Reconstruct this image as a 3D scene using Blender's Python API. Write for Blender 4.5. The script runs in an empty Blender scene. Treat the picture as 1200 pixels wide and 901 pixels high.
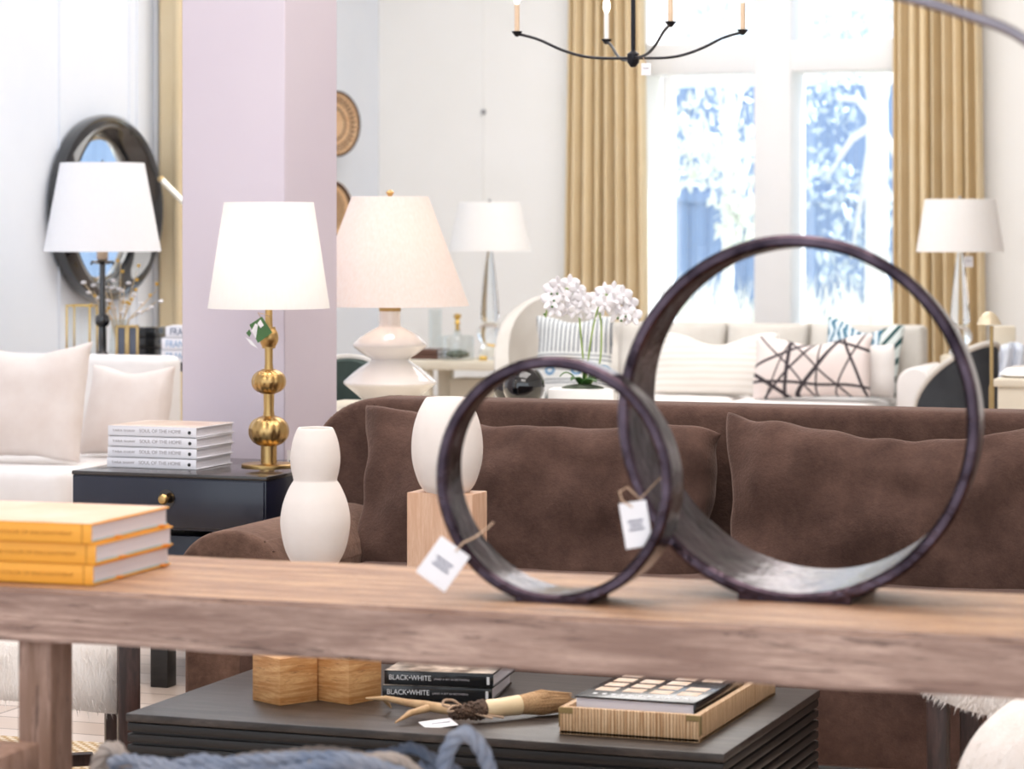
import bpy, bmesh, math, random
from mathutils import Vector, Matrix, Euler, noise

random.seed(11)
C = bpy.context.scene.collection
sin, cos, pi = math.sin, math.cos, math.pi
R = math.radians

# ------------------------------------------------------------------ camera, light, exposure
TH, CAMH, FPX, HZ = R(20), 1.37, 3200.0, 268.0     # room is seen 20 degrees off its own axes
cam = bpy.data.objects.new('camera', bpy.data.cameras.new('camera'))
C.objects.link(cam)
cam.location = (0, 0, CAMH)
cam.rotation_euler = (pi / 2, 0, TH)
cam.data.sensor_width = 36
cam.data.lens = 36 * FPX / 1200
cam.data.shift_y = -(450.5 - HZ) / 1200
cam.data.clip_end = 200
cam.data.dof.use_dof = True
cam.data.dof.focus_distance = 7.0
cam.data.dof.aperture_fstop = 5.0
bpy.context.scene.camera = cam

vs = bpy.context.scene.view_settings
vs.view_transform = 'Standard'
vs.look = 'None'
vs.gamma = 1
vs.use_curve_mapping = False
vs.exposure = 0.22

w = bpy.data.worlds.new('daylight')
bpy.context.scene.world = w
w.use_nodes = True
bgn = w.node_tree.nodes['Background']
bgn.inputs[0].default_value = (0.86, 0.93, 1.0, 1)
bgn.inputs[1].default_value = 1.65

def add_light(kind, name, loc, energy, color, rot=(0, 0, 0), size=1.0, sizey=None):
    l = bpy.data.lights.new(name, kind)
    l.energy = energy
    l.color = color
    if kind == 'AREA':
        l.size = size
        if sizey:
            l.shape = 'RECTANGLE'
            l.size_y = sizey
    elif kind == 'SUN':
        l.angle = R(1.0)
    else:
        l.shadow_soft_size = size
    o = bpy.data.objects.new(name, l)
    C.objects.link(o)
    o.location = loc
    o.rotation_euler = rot
    return o

add_light('SUN', 'sun', (6, 20, 12), 11.0, (1, 0.95, 0.88),
          Vector((-0.72, -0.30, -0.78)).to_track_quat('-Z', 'Y').to_euler())
add_light('AREA', 'added_fill_front', (-1.6, 3.4, 4.15), 80, (1, 0.93, 0.88), size=2.6)  # unseen area fill below the ceiling, added to brighten the foreground
add_light('AREA', 'added_fill_left', (-5.0, 8.8, 4.15), 42, (0.86, 0.93, 1.0), size=2.0)  # added cool fill that brightens the left pillows and lamp shade
add_light('AREA', 'added_fill_middle', (-2.4, 7.2, 4.15), 110, (1, 0.94, 0.9), size=3.0)  # added fill over the brown sofa, no fixture modelled
add_light('AREA', 'added_fill_back', (-3.6, 12.4, 4.15), 125, (1, 0.97, 0.94), size=3.2)  # added fill for the far window end, no fixture modelled

# ------------------------------------------------------------------ helpers
RT, FW = Vector((cos(TH), sin(TH), 0)), Vector((-sin(TH), cos(TH), 0))

def ray(px, d, z=0.0):                 # point at depth d along the view direction, height z
    return RT * ((px - 600) / FPX * d) + FW * d + Vector((0, 0, z))

def zat(py, d):
    return CAMH - (py - HZ) / FPX * d

def at(px, py, d):
    return ray(px, d, zat(py, d))

def onY(px, Y, z=0.0):
    u = (px - 600) / FPX
    return ray(px, Y / (u * sin(TH) + cos(TH)), z)

def onX(px, X, z=0.0):
    u = (px - 600) / FPX
    return ray(px, X / (u * cos(TH) - sin(TH)), z)

def onZ(px, py, z):
    return ray(px, FPX * (CAMH - z) / (py - HZ), z)

def lin(h):
    h = h.lstrip('#')
    out = []
    for i in (0, 2, 4):
        c = int(h[i:i + 2], 16) / 255
        out.append(c / 12.92 if c <= 0.04045 else ((c + 0.055) / 1.055) ** 2.4)
    return (*out, 1)

class MB:
    """collects shapes into one mesh"""
    def __init__(self):
        self.bm = bmesh.new()

    def add(self, tmp, M=None):
        if M is not None:
            tmp.transform(M)
        me = bpy.data.meshes.new('t')
        tmp.to_mesh(me)
        tmp.free()
        self.bm.from_mesh(me)
        bpy.data.meshes.remove(me)
        return self

    def box(self, c, s, bev=0.0, seg=2, M=None):
        t = bmesh.new()
        bmesh.ops.create_cube(t, size=1)
        bmesh.ops.scale(t, vec=s, verts=t.verts)
        if bev:
            bmesh.ops.bevel(t, geom=t.edges[:], offset=bev, segments=seg, affect='EDGES', profile=0.5)
        bmesh.ops.translate(t, vec=c, verts=t.verts)
        return self.add(t, M)

    def lathe(self, prof, seg=48, c=(0, 0, 0), sx=1, sy=1, M=None):
        t = bmesh.new()
        rings = []
        for r, z in prof:
            if r < 1e-6:
                rings.append([t.verts.new((c[0], c[1], c[2] + z))])
            else:
                rings.append([t.verts.new((c[0] + sx * r * cos(2 * pi * k / seg), c[1] + sy * r * sin(2 * pi * k / seg), c[2] + z)) for k in range(seg)])
        for a, b in zip(rings, rings[1:]):
            for k in range(seg):
                k2 = (k + 1) % seg
                if len(a) == 1 and len(b) == 1:
                    continue
                if len(a) == 1:
                    t.faces.new((a[0], b[k2], b[k]))
                elif len(b) == 1:
                    t.faces.new((a[k], a[k2], b[0]))
                else:
                    t.faces.new((a[k], a[k2], b[k2], b[k]))
        return self.add(t, M)

    def tube(self, pts, r, seg=10, closed=False, M=None, caps=True, flat=1.0):
        pts = [Vector(p) for p in pts]
        n = len(pts)
        t = bmesh.new()
        rings = []
        up = Vector((0, 0, 1))
        prev = None
        for i, p in enumerate(pts):
            a = pts[(i - 1) % n] if (closed or i > 0) else p
            b = pts[(i + 1) % n] if (closed or i < n - 1) else p
            tan = (b - a).normalized()
            if prev is None:
                ref = up if abs(tan.dot(up)) < 0.95 else Vector((1, 0, 0))
                nrm = (ref - tan * ref.dot(tan)).normalized()
            else:
                nrm = (prev - tan * prev.dot(tan)).normalized()
            prev = nrm
            bi = tan.cross(nrm)
            rr = r[i] if isinstance(r, (list, tuple)) else r
            rings.append([t.verts.new(p + (nrm * cos(2 * pi * k / seg) + bi * (flat * sin(2 * pi * k / seg))) * rr) for k in range(seg)])
        for i in range(n if closed else n - 1):
            a, b = rings[i], rings[(i + 1) % n]
            for k in range(seg):
                t.faces.new((a[k], a[(k + 1) % seg], b[(k + 1) % seg], b[k]))
        if caps and not closed:
            t.faces.new(rings[0][::-1])
            t.faces.new(rings[-1])
        return self.add(t, M)

    def grid(self, fn, nu, nv, M=None):
        t = bmesh.new()
        V = [[t.verts.new(fn(i / nu, j / nv)) for j in range(nv + 1)] for i in range(nu + 1)]
        for i in range(nu):
            for j in range(nv):
                t.faces.new((V[i][j], V[i + 1][j], V[i + 1][j + 1], V[i][j + 1]))
        return self.add(t, M)

    def ball(self, c, r, seg=20, sc=(1, 1, 1), M=None):
        t = bmesh.new()
        bmesh.ops.create_uvsphere(t, u_segments=seg, v_segments=max(6, seg // 2), radius=r)
        bmesh.ops.scale(t, vec=sc, verts=t.verts)
        bmesh.ops.translate(t, vec=c, verts=t.verts)
        return self.add(t, M)

    def tri(self, *ps):
        vs_ = [self.bm.verts.new(p) for p in ps]
        self.bm.faces.new(vs_)
        return self

    def prism(self, poly, z0, z1, bev=0.0, M=None):     # polygon in xy, extruded along z
        t = bmesh.new()
        f = t.faces.new([t.verts.new((x, y, z0)) for x, y in poly])
        r = bmesh.ops.extrude_face_region(t, geom=[f])
        bmesh.ops.translate(t, vec=(0, 0, z1 - z0), verts=[v for v in r['geom'] if isinstance(v, bmesh.types.BMVert)])
        bmesh.ops.recalc_face_normals(t, faces=t.faces)
        if bev:
            bmesh.ops.bevel(t, geom=t.edges[:], offset=bev, segments=3, affect='EDGES', profile=0.5)
        return self.add(t, M)

    def done(self, name, m, parent=None, sub=0, solid=0.0, angle=38, weld=False, loc=None, rot=None):
        if weld:
            bmesh.ops.remove_doubles(self.bm, verts=self.bm.verts, dist=1e-5)
        bmesh.ops.recalc_face_normals(self.bm, faces=self.bm.faces)
        me = bpy.data.meshes.new(name)
        self.bm.to_mesh(me)
        self.bm.free()
        me.shade_smooth()
        me.set_sharp_from_angle(angle=R(angle))
        o = bpy.data.objects.new(name, me)
        C.objects.link(o)
        me.materials.append(m)
        if parent:
            o.parent = parent
        if solid:
            md = o.modifiers.new('s', 'SOLIDIFY')
            md.thickness = solid
            md.offset = 0
        if sub:
            md = o.modifiers.new('u', 'SUBSURF')
            md.levels = md.render_levels = sub
        if loc is not None:
            o.location = loc
        if rot is not None:
            o.rotation_euler = rot
        return o

def tag(o, label, cat, group=None):
    o['label'] = label
    o['category'] = cat
    if group:
        o['group'] = group
    return o

def thing(name, label, cat, loc, rz=0.0, group=None):
    o = bpy.data.objects.new(name, None)
    o.empty_display_size = 0.05
    C.objects.link(o)
    o.location = loc
    o.rotation_euler = (0, 0, rz)
    return tag(o, label, cat, group)

def struct(o):
    o['kind'] = 'structure'
    return o

def copy_tree(o, parent=None):
    c = o.copy()
    C.objects.link(c)
    if parent:
        c.parent = parent
    for ch in list(o.children):
        copy_tree(ch, c)
    return c

# ------------------------------------------------------------------ materials
def newmat(name):
    m = bpy.data.materials.new(name)
    m.use_nodes = True
    return m, m.node_tree, m.node_tree.nodes['Principled BSDF']

def coords(nt, scale=(1, 1, 1), rot=(0, 0, 0), kind='Object'):
    tc = nt.nodes.new('ShaderNodeTexCoord')
    mp = nt.nodes.new('ShaderNodeMapping')
    mp.inputs['Scale'].default_value = scale
    mp.inputs['Rotation'].default_value = rot
    nt.links.new(tc.outputs[kind], mp.inputs[0])
    return mp.outputs[0]

def noise_tex(nt, vec, scale, detail=4, rough=0.55, dist=0.0):
    n = nt.nodes.new('ShaderNodeTexNoise')
    n.inputs['Scale'].default_value = scale
    n.inputs['Detail'].default_value = detail
    n.inputs['Roughness'].default_value = rough
    n.inputs['Distortion'].default_value = dist
    nt.links.new(vec, n.inputs['Vector'])
    return n.outputs['Fac']

def ramp(nt, fac, stops):
    r = nt.nodes.new('ShaderNodeValToRGB')
    nt.links.new(fac, r.inputs[0])
    e = r.color_ramp.elements
    while len(e) < len(stops):
        e.new(0.5)
    for el, (p, c) in zip(e, stops):
        el.position = p
        el.color = lin(c) if isinstance(c, str) else c
    return r.outputs[0]

def bump(nt, b, h, strength, dist):
    n = nt.nodes.new('ShaderNodeBump')
    n.inputs['Strength'].default_value = strength
    n.inputs['Distance'].default_value = dist
    nt.links.new(h, n.inputs['Height'])
    nt.links.new(n.outputs[0], b.inputs['Normal'])

def mixc(nt, fac, a, b):
    m = nt.nodes.new('ShaderNodeMix')
    m.data_type = 'RGBA'
    for sock, v in ((m.inputs[0], fac), (m.inputs[6], a), (m.inputs[7], b)):
        if isinstance(v, str):
            sock.default_value = lin(v)
        elif isinstance(v, (int, float)):
            sock.default_value = v
        else:
            nt.links.new(v, sock)
    return m.outputs[2]

def math2(nt, op, a, b=None):
    m = nt.nodes.new('ShaderNodeMath')
    m.operation = op
    for i, v in enumerate((a, b)):
        if v is None:
            continue
        if isinstance(v, (int, float)):
            m.inputs[i].default_value = v
        else:
            nt.links.new(v, m.inputs[i])
    return m.outputs[0]

def dotv(nt, vec, v):
    m = nt.nodes.new('ShaderNodeVectorMath')
    m.operation = 'DOT_PRODUCT'
    nt.links.new(vec, m.inputs[0])
    m.inputs[1].default_value = v
    return m.outputs['Value']

def plain(name, c, c2=None, rough=0.5, metal=0.0, scale=6, bs=0.0, bscale=60, bdist=0.002, sheen=0.0, sheen_tint=None, stretch=(1, 1, 1), spec=0.5, coat=0.0, emit=None):
    m, nt, b = newmat(name)
    v = coords(nt, stretch)
    nt.links.new(ramp(nt, noise_tex(nt, v, scale), [(0.3, c), (0.7, c2 or c)]), b.inputs['Base Color'])
    b.inputs['Roughness'].default_value = rough
    b.inputs['Metallic'].default_value = metal
    b.inputs['Specular IOR Level'].default_value = spec
    if coat:
        b.inputs['Coat Weight'].default_value = coat
        b.inputs['Coat Roughness'].default_value = 0.08
    if sheen:
        b.inputs['Sheen Weight'].default_value = sheen
        b.inputs['Sheen Roughness'].default_value = 0.35
        b.inputs['Sheen Tint'].default_value = lin(sheen_tint or c)
    if bs:
        bump(nt, b, noise_tex(nt, v, bscale, 3), bs, bdist)
    if emit:
        b.inputs['Emission Color'].default_value = lin(emit[0])
        b.inputs['Emission Strength'].default_value = emit[1]
    return m

def wood(name, c1, c2, dark, scale=5, stretch=(1, 9, 9), rough=0.55, bs=0.25, cracks=True, bdist=0.003):
    m, nt, b = newmat(name)
    v = coords(nt, stretch)
    g = noise_tex(nt, v, scale, 6, 0.6, 0.4)
    col = ramp(nt, g, [(0.40, c1), (0.60, c2)])
    fine = noise_tex(nt, v, scale * 7, 4, 0.7)
    col = mixc(nt, ramp(nt, fine, [(0.42, (0.0, 0, 0, 1)), (0.62, (0.6, 0.6, 0.6, 1))]), col, c1)
    if cracks:
        k = noise_tex(nt, v, scale * 1.7, 8, 0.7, 1.2)
        kk = ramp(nt, k, [(0.36, (1, 1, 1, 1)), (0.42, (0, 0, 0, 1))])
        col = mixc(nt, math2(nt, 'MULTIPLY', kk, 0.8), col, dark)
    nt.links.new(col, b.inputs['Base Color'])
    b.inputs['Roughness'].default_value = rough
    bump(nt, b, math2(nt, 'ADD', g, fine), bs, bdist)
    return m

def fabric(name, c, c2, weave=220, bs=0.25, sheen=0.0):
    return plain(name, c, c2, rough=0.9, scale=9, bs=bs, bscale=weave, bdist=0.0015, sheen=sheen, spec=0.15)

def velvet(name, c, c2, tint):
    m, nt, b = newmat(name)
    v = coords(nt)
    big = noise_tex(nt, v, 5.0, 8, 0.78)
    fine = noise_tex(nt, v, 130, 2, 0.6)
    col = ramp(nt, big, [(0.36, c), (0.66, c2)])
    col = mixc(nt, math2(nt, 'MULTIPLY', fine, 0.35), col, c)
    nt.links.new(col, b.inputs['Base Color'])
    b.inputs['Roughness'].default_value = 0.85
    b.inputs['Specular IOR Level'].default_value = 0.1
    b.inputs['Sheen Weight'].default_value = 0.55
    b.inputs['Sheen Roughness'].default_value = 0.4
    b.inputs['Sheen Tint'].default_value = lin(tint)
    bump(nt, b, math2(nt, 'ADD', math2(nt, 'MULTIPLY', big, 3.0), fine), 0.35, 0.006)
    return m

def glass(name, tint='f4fbff', rough=0.0, ior=1.45):
    m, nt, b = newmat(name)
    v = coords(nt)
    nt.links.new(ramp(nt, noise_tex(nt, v, 3), [(0.4, tint), (0.6, 'ffffff')]), b.inputs['Base Color'])
    b.inputs['Transmission Weight'].default_value = 1
    b.inputs['Roughness'].default_value = rough
    b.inputs['IOR'].default_value = ior
    return m

def thin_glass(name, tint='f2f8ff', refl=0.06):
    m = bpy.data.materials.new(name)
    m.use_nodes = True
    nt = m.node_tree
    nt.nodes.clear()
    out = nt.nodes.new('ShaderNodeOutputMaterial')
    tr = nt.nodes.new('ShaderNodeBsdfTransparent')
    tr.inputs[0].default_value = lin(tint)
    gl = nt.nodes.new('ShaderNodeBsdfGlossy')
    gl.inputs['Roughness'].default_value = 0.02
    mx = nt.nodes.new('ShaderNodeMixShader')
    v = coords(nt)
    fac = math2(nt, 'ADD', math2(nt, 'MULTIPLY', noise_tex(nt, v, 2), 0.03), refl)
    nt.links.new(fac, mx.inputs[0])
    nt.links.new(tr.outputs[0], mx.inputs[1])
    nt.links.new(gl.outputs[0], mx.inputs[2])
    nt.links.new(mx.outputs[0], out.inputs[0])
    return m

def shade_mat(name, c, trans=0.5):
    m = bpy.data.materials.new(name)
    m.use_nodes = True
    nt = m.node_tree
    nt.nodes.clear()
    out = nt.nodes.new('ShaderNodeOutputMaterial')
    v = coords(nt, (1, 1, 0.1))
    col = ramp(nt, noise_tex(nt, v, 160, 2), [(0.2, c), (1.0, 'ffffff')])
    d = nt.nodes.new('ShaderNodeBsdfDiffuse')
    t = nt.nodes.new('ShaderNodeBsdfTranslucent')
    nt.links.new(col, d.inputs[0])
    t.inputs[0].default_value = lin(c)
    mx = nt.nodes.new('ShaderNodeMixShader')
    mx.inputs[0].default_value = trans
    nt.links.new(d.outputs[0], mx.inputs[1])
    nt.links.new(t.outputs[0], mx.inputs[2])
    nt.links.new(mx.outputs[0], out.inputs[0])
    return m

M = {}
M['wall'] = plain('wall paint', 'f3f2ef', 'f6f5f3', rough=0.8, scale=2)
M['wall_left'] = plain('left wall daylight tint', 'e8eef8', 'edf2fa', rough=0.8, scale=2)  # bluish daylight on the left wall is mixed into its colour
M['column'] = plain('column light cast tint', 'd2c8d5', 'd5ccd7', rough=0.7, scale=2)  # lilac white-balance cast of the light is put into the column's colour
M['trim'] = plain('white trim', 'f2f3f5', 'f6f6f7', rough=0.5, scale=3)
M['ceiling'] = plain('ceiling paint', 'f4f3f1', 'f7f6f5', rough=0.9, scale=2)
M['console'] = wood('reclaimed wood', '93694c', 'cb9f78', '40281c', scale=4.2, stretch=(0.8, 9, 9), rough=0.42, bs=0.7, bdist=0.005)
M['console_edge'] = wood('greyer edge wood', '93766a', 'c9ab9c', '483430', scale=3.6, stretch=(0.8, 9, 9), rough=0.6, bs=0.7, bdist=0.005)  # greyer tone for the sides and underside of the console top
M['console_leg'] = wood('reclaimed leg wood', '8a6a58', 'b39282', '4a342c', scale=4, stretch=(9, 9, 1), rough=0.6, bs=0.4)
M['oak'] = wood('oak end', 'b67c44', 'dcae78', '7a4c26', scale=9, stretch=(1, 1, 11), rough=0.5, bs=0.2, cracks=True)
M['oak_pale'] = wood('pale oak', 'cfa486', 'dfbba0', 'a07a5c', scale=7, stretch=(9, 9, 0.8), rough=0.5, bs=0.15, cracks=False)
M['velvet'] = velvet('brown velvet', '43312b', '654d44', 'c4aa9e')
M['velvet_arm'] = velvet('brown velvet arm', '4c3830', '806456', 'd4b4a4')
M['black_wood'] = wood('black stained wood', '0e0b0a', '1d1815', '060505', scale=5, stretch=(1, 10, 10), rough=0.42, bs=0.1, cracks=False)
M['coffee_top'] = wood('dark stained table top', '241e1b', '4a423d', '15110f', scale=5, stretch=(1, 14, 4), rough=0.34, bs=0.12, cracks=False)
M['navy'] = plain('navy lacquer', '141829', '1a1e31', rough=0.28, scale=3, coat=0.2)
M['bronze'] = plain('dark bronze glaze', '221b22', '5a4c55', rough=0.2, metal=1.0, scale=15, bs=0.6, bscale=22, bdist=0.006)
M['brass'] = plain('brushed brass', 'b4905a', 'cbab74', rough=0.3, metal=1.0, scale=12, stretch=(1, 1, 0.2), bs=0.06, bscale=90)
M['old_brass'] = plain('satin brass', 'b09668', 'c8b080', rough=0.35, metal=0.9, scale=10)
M['gold'] = plain('gold', 'd6b060', 'e6c878', rough=0.25, metal=1.0, scale=8)
M['plaster'] = plain('white plaster', 'f1e8e2', 'e9dfd8', rough=0.8, scale=7, bs=0.2, bscale=34, bdist=0.003)
M['ceramic'] = plain('white glazed ceramic', 'f2ece8', 'f5f0ec', rough=0.12, scale=4, coat=0.6)
M['shade'] = shade_mat('white linen shade', 'fbf8f5', 0.3)
M['shade_warm'] = shade_mat('cream linen shade', 'f3e6de', 0.35)
M['shade_cool'] = shade_mat('daylight tinted shade', 'f8f7fa', 0.15)  # cool daylight on the left lamp's shade is tinted into the cloth
M['curtain'] = plain('tan curtain', 'e2cda6', 'e6d3b0', rough=0.85, scale=6, bs=0.15, bscale=150, sheen=0.2, sheen_tint='e8d0a0')
M['linen'] = fabric('oatmeal linen', 'e3d6cf', 'ece2dc')
M['white_linen'] = fabric('white linen', 'f0ebe8', 'f6f2f0')
M['cream'] = fabric('cream upholstery', 'cfc9c1', 'd8d3cc')
M['charcoal'] = fabric('charcoal upholstery', '3a3c40', '44464a')
M['green_grey'] = fabric('green grey upholstery', '3c4844', '46524e')
M['pages'] = plain('page edges', 'd8d3dc', 'ebe6ea', rough=0.8, scale=3, stretch=(0.3, 0.3, 140))
M['pages_white'] = plain('white page edges', 'cfcdd8', 'eeecf2', rough=0.8, scale=3, stretch=(0.3, 0.3, 160))
M['orange'] = plain('orange cover', 'eda233', 'f3ad3e', rough=0.5, scale=4)
M['ribbon'] = plain('orange ribbon', 'ee8c1e', 'f29a2c', rough=0.5)
M['teal'] = plain('teal endpaper', '7fb4bc', '8fc2c8', rough=0.6)
M['orange_text'] = plain('ochre lettering', 'c98a2a', 'c98a2a', rough=0.6)
M['white_cover'] = plain('white cover', 'eeeef6', 'f4f3f9', rough=0.35, scale=4)
M['grey_text'] = plain('grey lettering', 'a9a4a8', 'b3aeb2', rough=0.6)
M['black_cover'] = plain('black glossy cover', '0e0f12', '15171a', rough=0.22, scale=4, coat=0.3)
M['pale_text'] = plain('pale lettering', 'd9d9dc', 'e6e6e8', rough=0.6)
M['blue_text'] = plain('blue lettering', '1d3f6c', '28507f', rough=0.6)
M['sky_text'] = plain('light blue lettering', '7fa6cf', '8fb4d8', rough=0.6)
M['paper'] = plain('white card', 'f2f1f6', 'f6f5f9', rough=0.6, scale=5)
M['ink'] = plain('grey print', '6c6c80', '77778a', rough=0.6)
M['string'] = plain('twine', 'b99a80', 'cdb29a', rough=0.9, scale=60)
M['green_card'] = plain('green card', '3f6a34', '4c7a40', rough=0.4, scale=4)
M['iron'] = plain('black iron', '1b1b20', '26262c', rough=0.4, metal=0.6, scale=20)
M['candle'] = plain('wax sleeve', 'd9bda0', 'e0c8ae', rough=0.6, scale=12)
M['candle_white'] = plain('white wax sleeve', 'f0ece6', 'f4f0ea', rough=0.6, scale=12)
M['bulb'] = plain('lit bulb', 'fff2dc', 'fff6e6', rough=0.4, emit=('fff0d8', 6.0))
M['steel'] = plain('brushed steel', '8a8690', '9c98a2', rough=0.3, metal=0.9, scale=20)
M['antler'] = plain('antler', 'b08a62', 'd6b488', rough=0.5, scale=22, bs=0.3, bscale=60)
M['burr'] = plain('dark antler burr', '3a2a20', '6a5242', rough=0.8, scale=60, bs=0.8, bscale=120, bdist=0.006)
M['bone'] = plain('bone ferrule', 'e2c69a', 'ecd6b0', rough=0.45, scale=14)
M['bristle'] = plain('bristle', '9a744e', 'd0ac82', rough=0.8, scale=30, stretch=(1, 18, 18), bs=0.7, bscale=30)
M['hide'] = plain('white cowhide', 'ece3dc', 'f5efea', rough=0.9, scale=10, bs=0.5, bscale=70, bdist=0.006, stretch=(4, 4, 1))
M['hide_dark'] = plain('dark hair tips', '2a2220', '4a3e3a', rough=0.9, scale=20)
M['dark_leg'] = wood('dark walnut', '2a1a14', '48302a', '140c0a', scale=6, stretch=(9, 9, 1), rough=0.4, bs=0.1, cracks=False)
M['glass'] = glass('clear glass')
M['pane'] = thin_glass('window pane')
M['thin'] = thin_glass('thin clear glass', 'fafcfc', 0.07)
M['black_glass'] = plain('black glass', '0a0b0e', '121418', rough=0.05, scale=4, coat=1.0)
M['mirror'] = plain('mirror glass', 'f0f4f6', 'f4f8fa', rough=0.02, metal=1.0)
M['mirror_frame'] = plain('black lacquered frame', '0d0e12', '15171c', rough=0.1, scale=6, coat=1.0)
M['leaf'] = plain('orchid leaf', '2f5a22', '4f7c34', rough=0.35, scale=12)
M['stem'] = plain('orchid stem', '8fa860', 'a2b872', rough=0.5, scale=20)
M['petal'] = plain('white petal', 'f6f2f6', 'fbf8fa', rough=0.6, scale=12)
M['yellow'] = plain('yellow berry', 'dca838', 'e8bc50', rough=0.5, scale=12)
M['pot'] = plain('white planter', 'f0efee', 'f5f4f3', rough=0.3, scale=6)
M['cream_wood'] = plain('cream painted wood', 'ddd2bd', 'e6ddcb', rough=0.5, scale=6)
M['brown_box'] = plain('brown leather', '5a3c30', '6e4c3e', rough=0.5, scale=12)
M['moss'] = plain('dried moss', '4c5546', '6a7262', rough=0.9, scale=40, bs=0.6, bscale=60, bdist=0.01)
M['hook'] = plain('grey metal', '9a9a9c', 'a6a6a8', rough=0.5, metal=0.5)

def rope_mat(name, c, c2):
    return plain(name, c, c2, rough=0.85, scale=14, bs=0.5, bscale=160, bdist=0.003)
M['rope'] = rope_mat('blue grey rope', '626f86', '9498a4')
M['rope_tan'] = rope_mat('tan rope', '96887f', 'b0a49c')

def floor_mat():
    m, nt, b = newmat('pale plank floor')
    v = coords(nt, (1, 1, 1))
    br = nt.nodes.new('ShaderNodeTexBrick')
    nt.links.new(v, br.inputs['Vector'])
    br.inputs['Scale'].default_value = 1.0
    br.inputs['Brick Width'].default_value = 1.6
    br.inputs['Row Height'].default_value = 0.16
    br.inputs['Mortar Size'].default_value = 0.004
    br.inputs['Color1'].default_value = lin('cbb9ab')
    br.inputs['Color2'].default_value = lin('ddd0c6')
    br.inputs['Mortar'].default_value = lin('6a5648')
    g = noise_tex(nt, coords(nt, (1, 14, 1)), 3, 5, 0.6)
    nt.links.new(mixc(nt, math2(nt, 'MULTIPLY', g, 0.5), br.outputs['Color'], 'b9a292'), b.inputs['Base Color'])
    b.inputs['Roughness'].default_value = 0.3
    return m
M['floor'] = floor_mat()

def lines_mat(name, base, ink, lines, warp=0.05, axis_pair=((1, 0, 0), (0, 0, 1))):
    """ink lines on cloth: each (a, b, c, half width): |a x + b z - c| < hw"""
    m, nt, b = newmat(name)
    tc = nt.nodes.new('ShaderNodeTexCoord')
    nz = nt.nodes.new('ShaderNodeTexNoise')
    nz.inputs['Scale'].default_value = 2.6
    nz.inputs['Detail'].default_value = 1
    nt.links.new(tc.outputs['Object'], nz.inputs['Vector'])
    vm = nt.nodes.new('ShaderNodeVectorMath')
    vm.operation = 'MULTIPLY_ADD'
    nt.links.new(nz.outputs['Color'], vm.inputs[0])
    vm.inputs[1].default_value = (warp, 0, warp)
    nt.links.new(tc.outputs['Object'], vm.inputs[2])
    tot = None
    for a, bb, c, hw in lines:
        d = math2(nt, 'ABSOLUTE', math2(nt, 'SUBTRACT', dotv(nt, vm.outputs[0], (a, 0, bb)), c))
        k = math2(nt, 'LESS_THAN', d, hw)
        tot = k if tot is None else math2(nt, 'MAXIMUM', tot, k)
    cl = ramp(nt, noise_tex(nt, tc.outputs['Object'], 8), [(0.3, base), (0.7, base)])
    nt.links.new(mixc(nt, tot, cl, ink), b.inputs['Base Color'])
    b.inputs['Roughness'].default_value = 0.9
    b.inputs['Specular IOR Level'].default_value = 0.15
    bump(nt, b, noise_tex(nt, tc.outputs['Object'], 200, 2), 0.2, 0.001)
    return m

def stripe_mat(name, c1, c2, freq, direction, lo=0.4, hi=0.6):
    m, nt, b = newmat(name)
    tc = nt.nodes.new('ShaderNodeTexCoord')
    s = math2(nt, 'SINE', math2(nt, 'MULTIPLY', dotv(nt, tc.outputs['Object'], direction), freq))
    s = math2(nt, 'MULTIPLY_ADD', s, 0.5)
    s.node.inputs[2].default_value = 0.5
    nt.links.new(ramp(nt, s, [(lo, c1), (hi, c2)]), b.inputs['Base Color'])
    b.inputs['Roughness'].default_value = 0.9
    b.inputs['Specular IOR Level'].default_value = 0.15
    bump(nt, b, s, 0.2, 0.002)
    return m

def text(s, width, m, parent, loc, rot=(pi / 2, 0, 0), name='lettering', height=None, shear=0.0):
    cu = bpy.data.curves.new('txt', 'FONT')
    cu.body = s
    cu.size = 1
    cu.extrude = 0.004
    cu.shear = shear
    to = bpy.data.objects.new('txt', cu)
    C.objects.link(to)
    dg = bpy.context.evaluated_depsgraph_get()
    me = bpy.data.meshes.new_from_object(to.evaluated_get(dg))
    bpy.data.objects.remove(to)
    bpy.data.curves.remove(cu)
    xs = [v.co.x for v in me.vertices]
    ys = [v.co.y for v in me.vertices]
    k = width / (max(xs) - min(xs))
    ky = k if height is None else height / (max(ys) - min(ys))
    for v in me.vertices:
        v.co = ((v.co.x - min(xs)) * k, (v.co.y - min(ys)) * ky, v.co.z * 0.1)
    me.materials.clear()
    me.materials.append(m)
    o = bpy.data.objects.new(name, me)
    C.objects.link(o)
    o.parent = parent
    o.location = loc
    o.rotation_euler = rot
    return o

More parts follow.
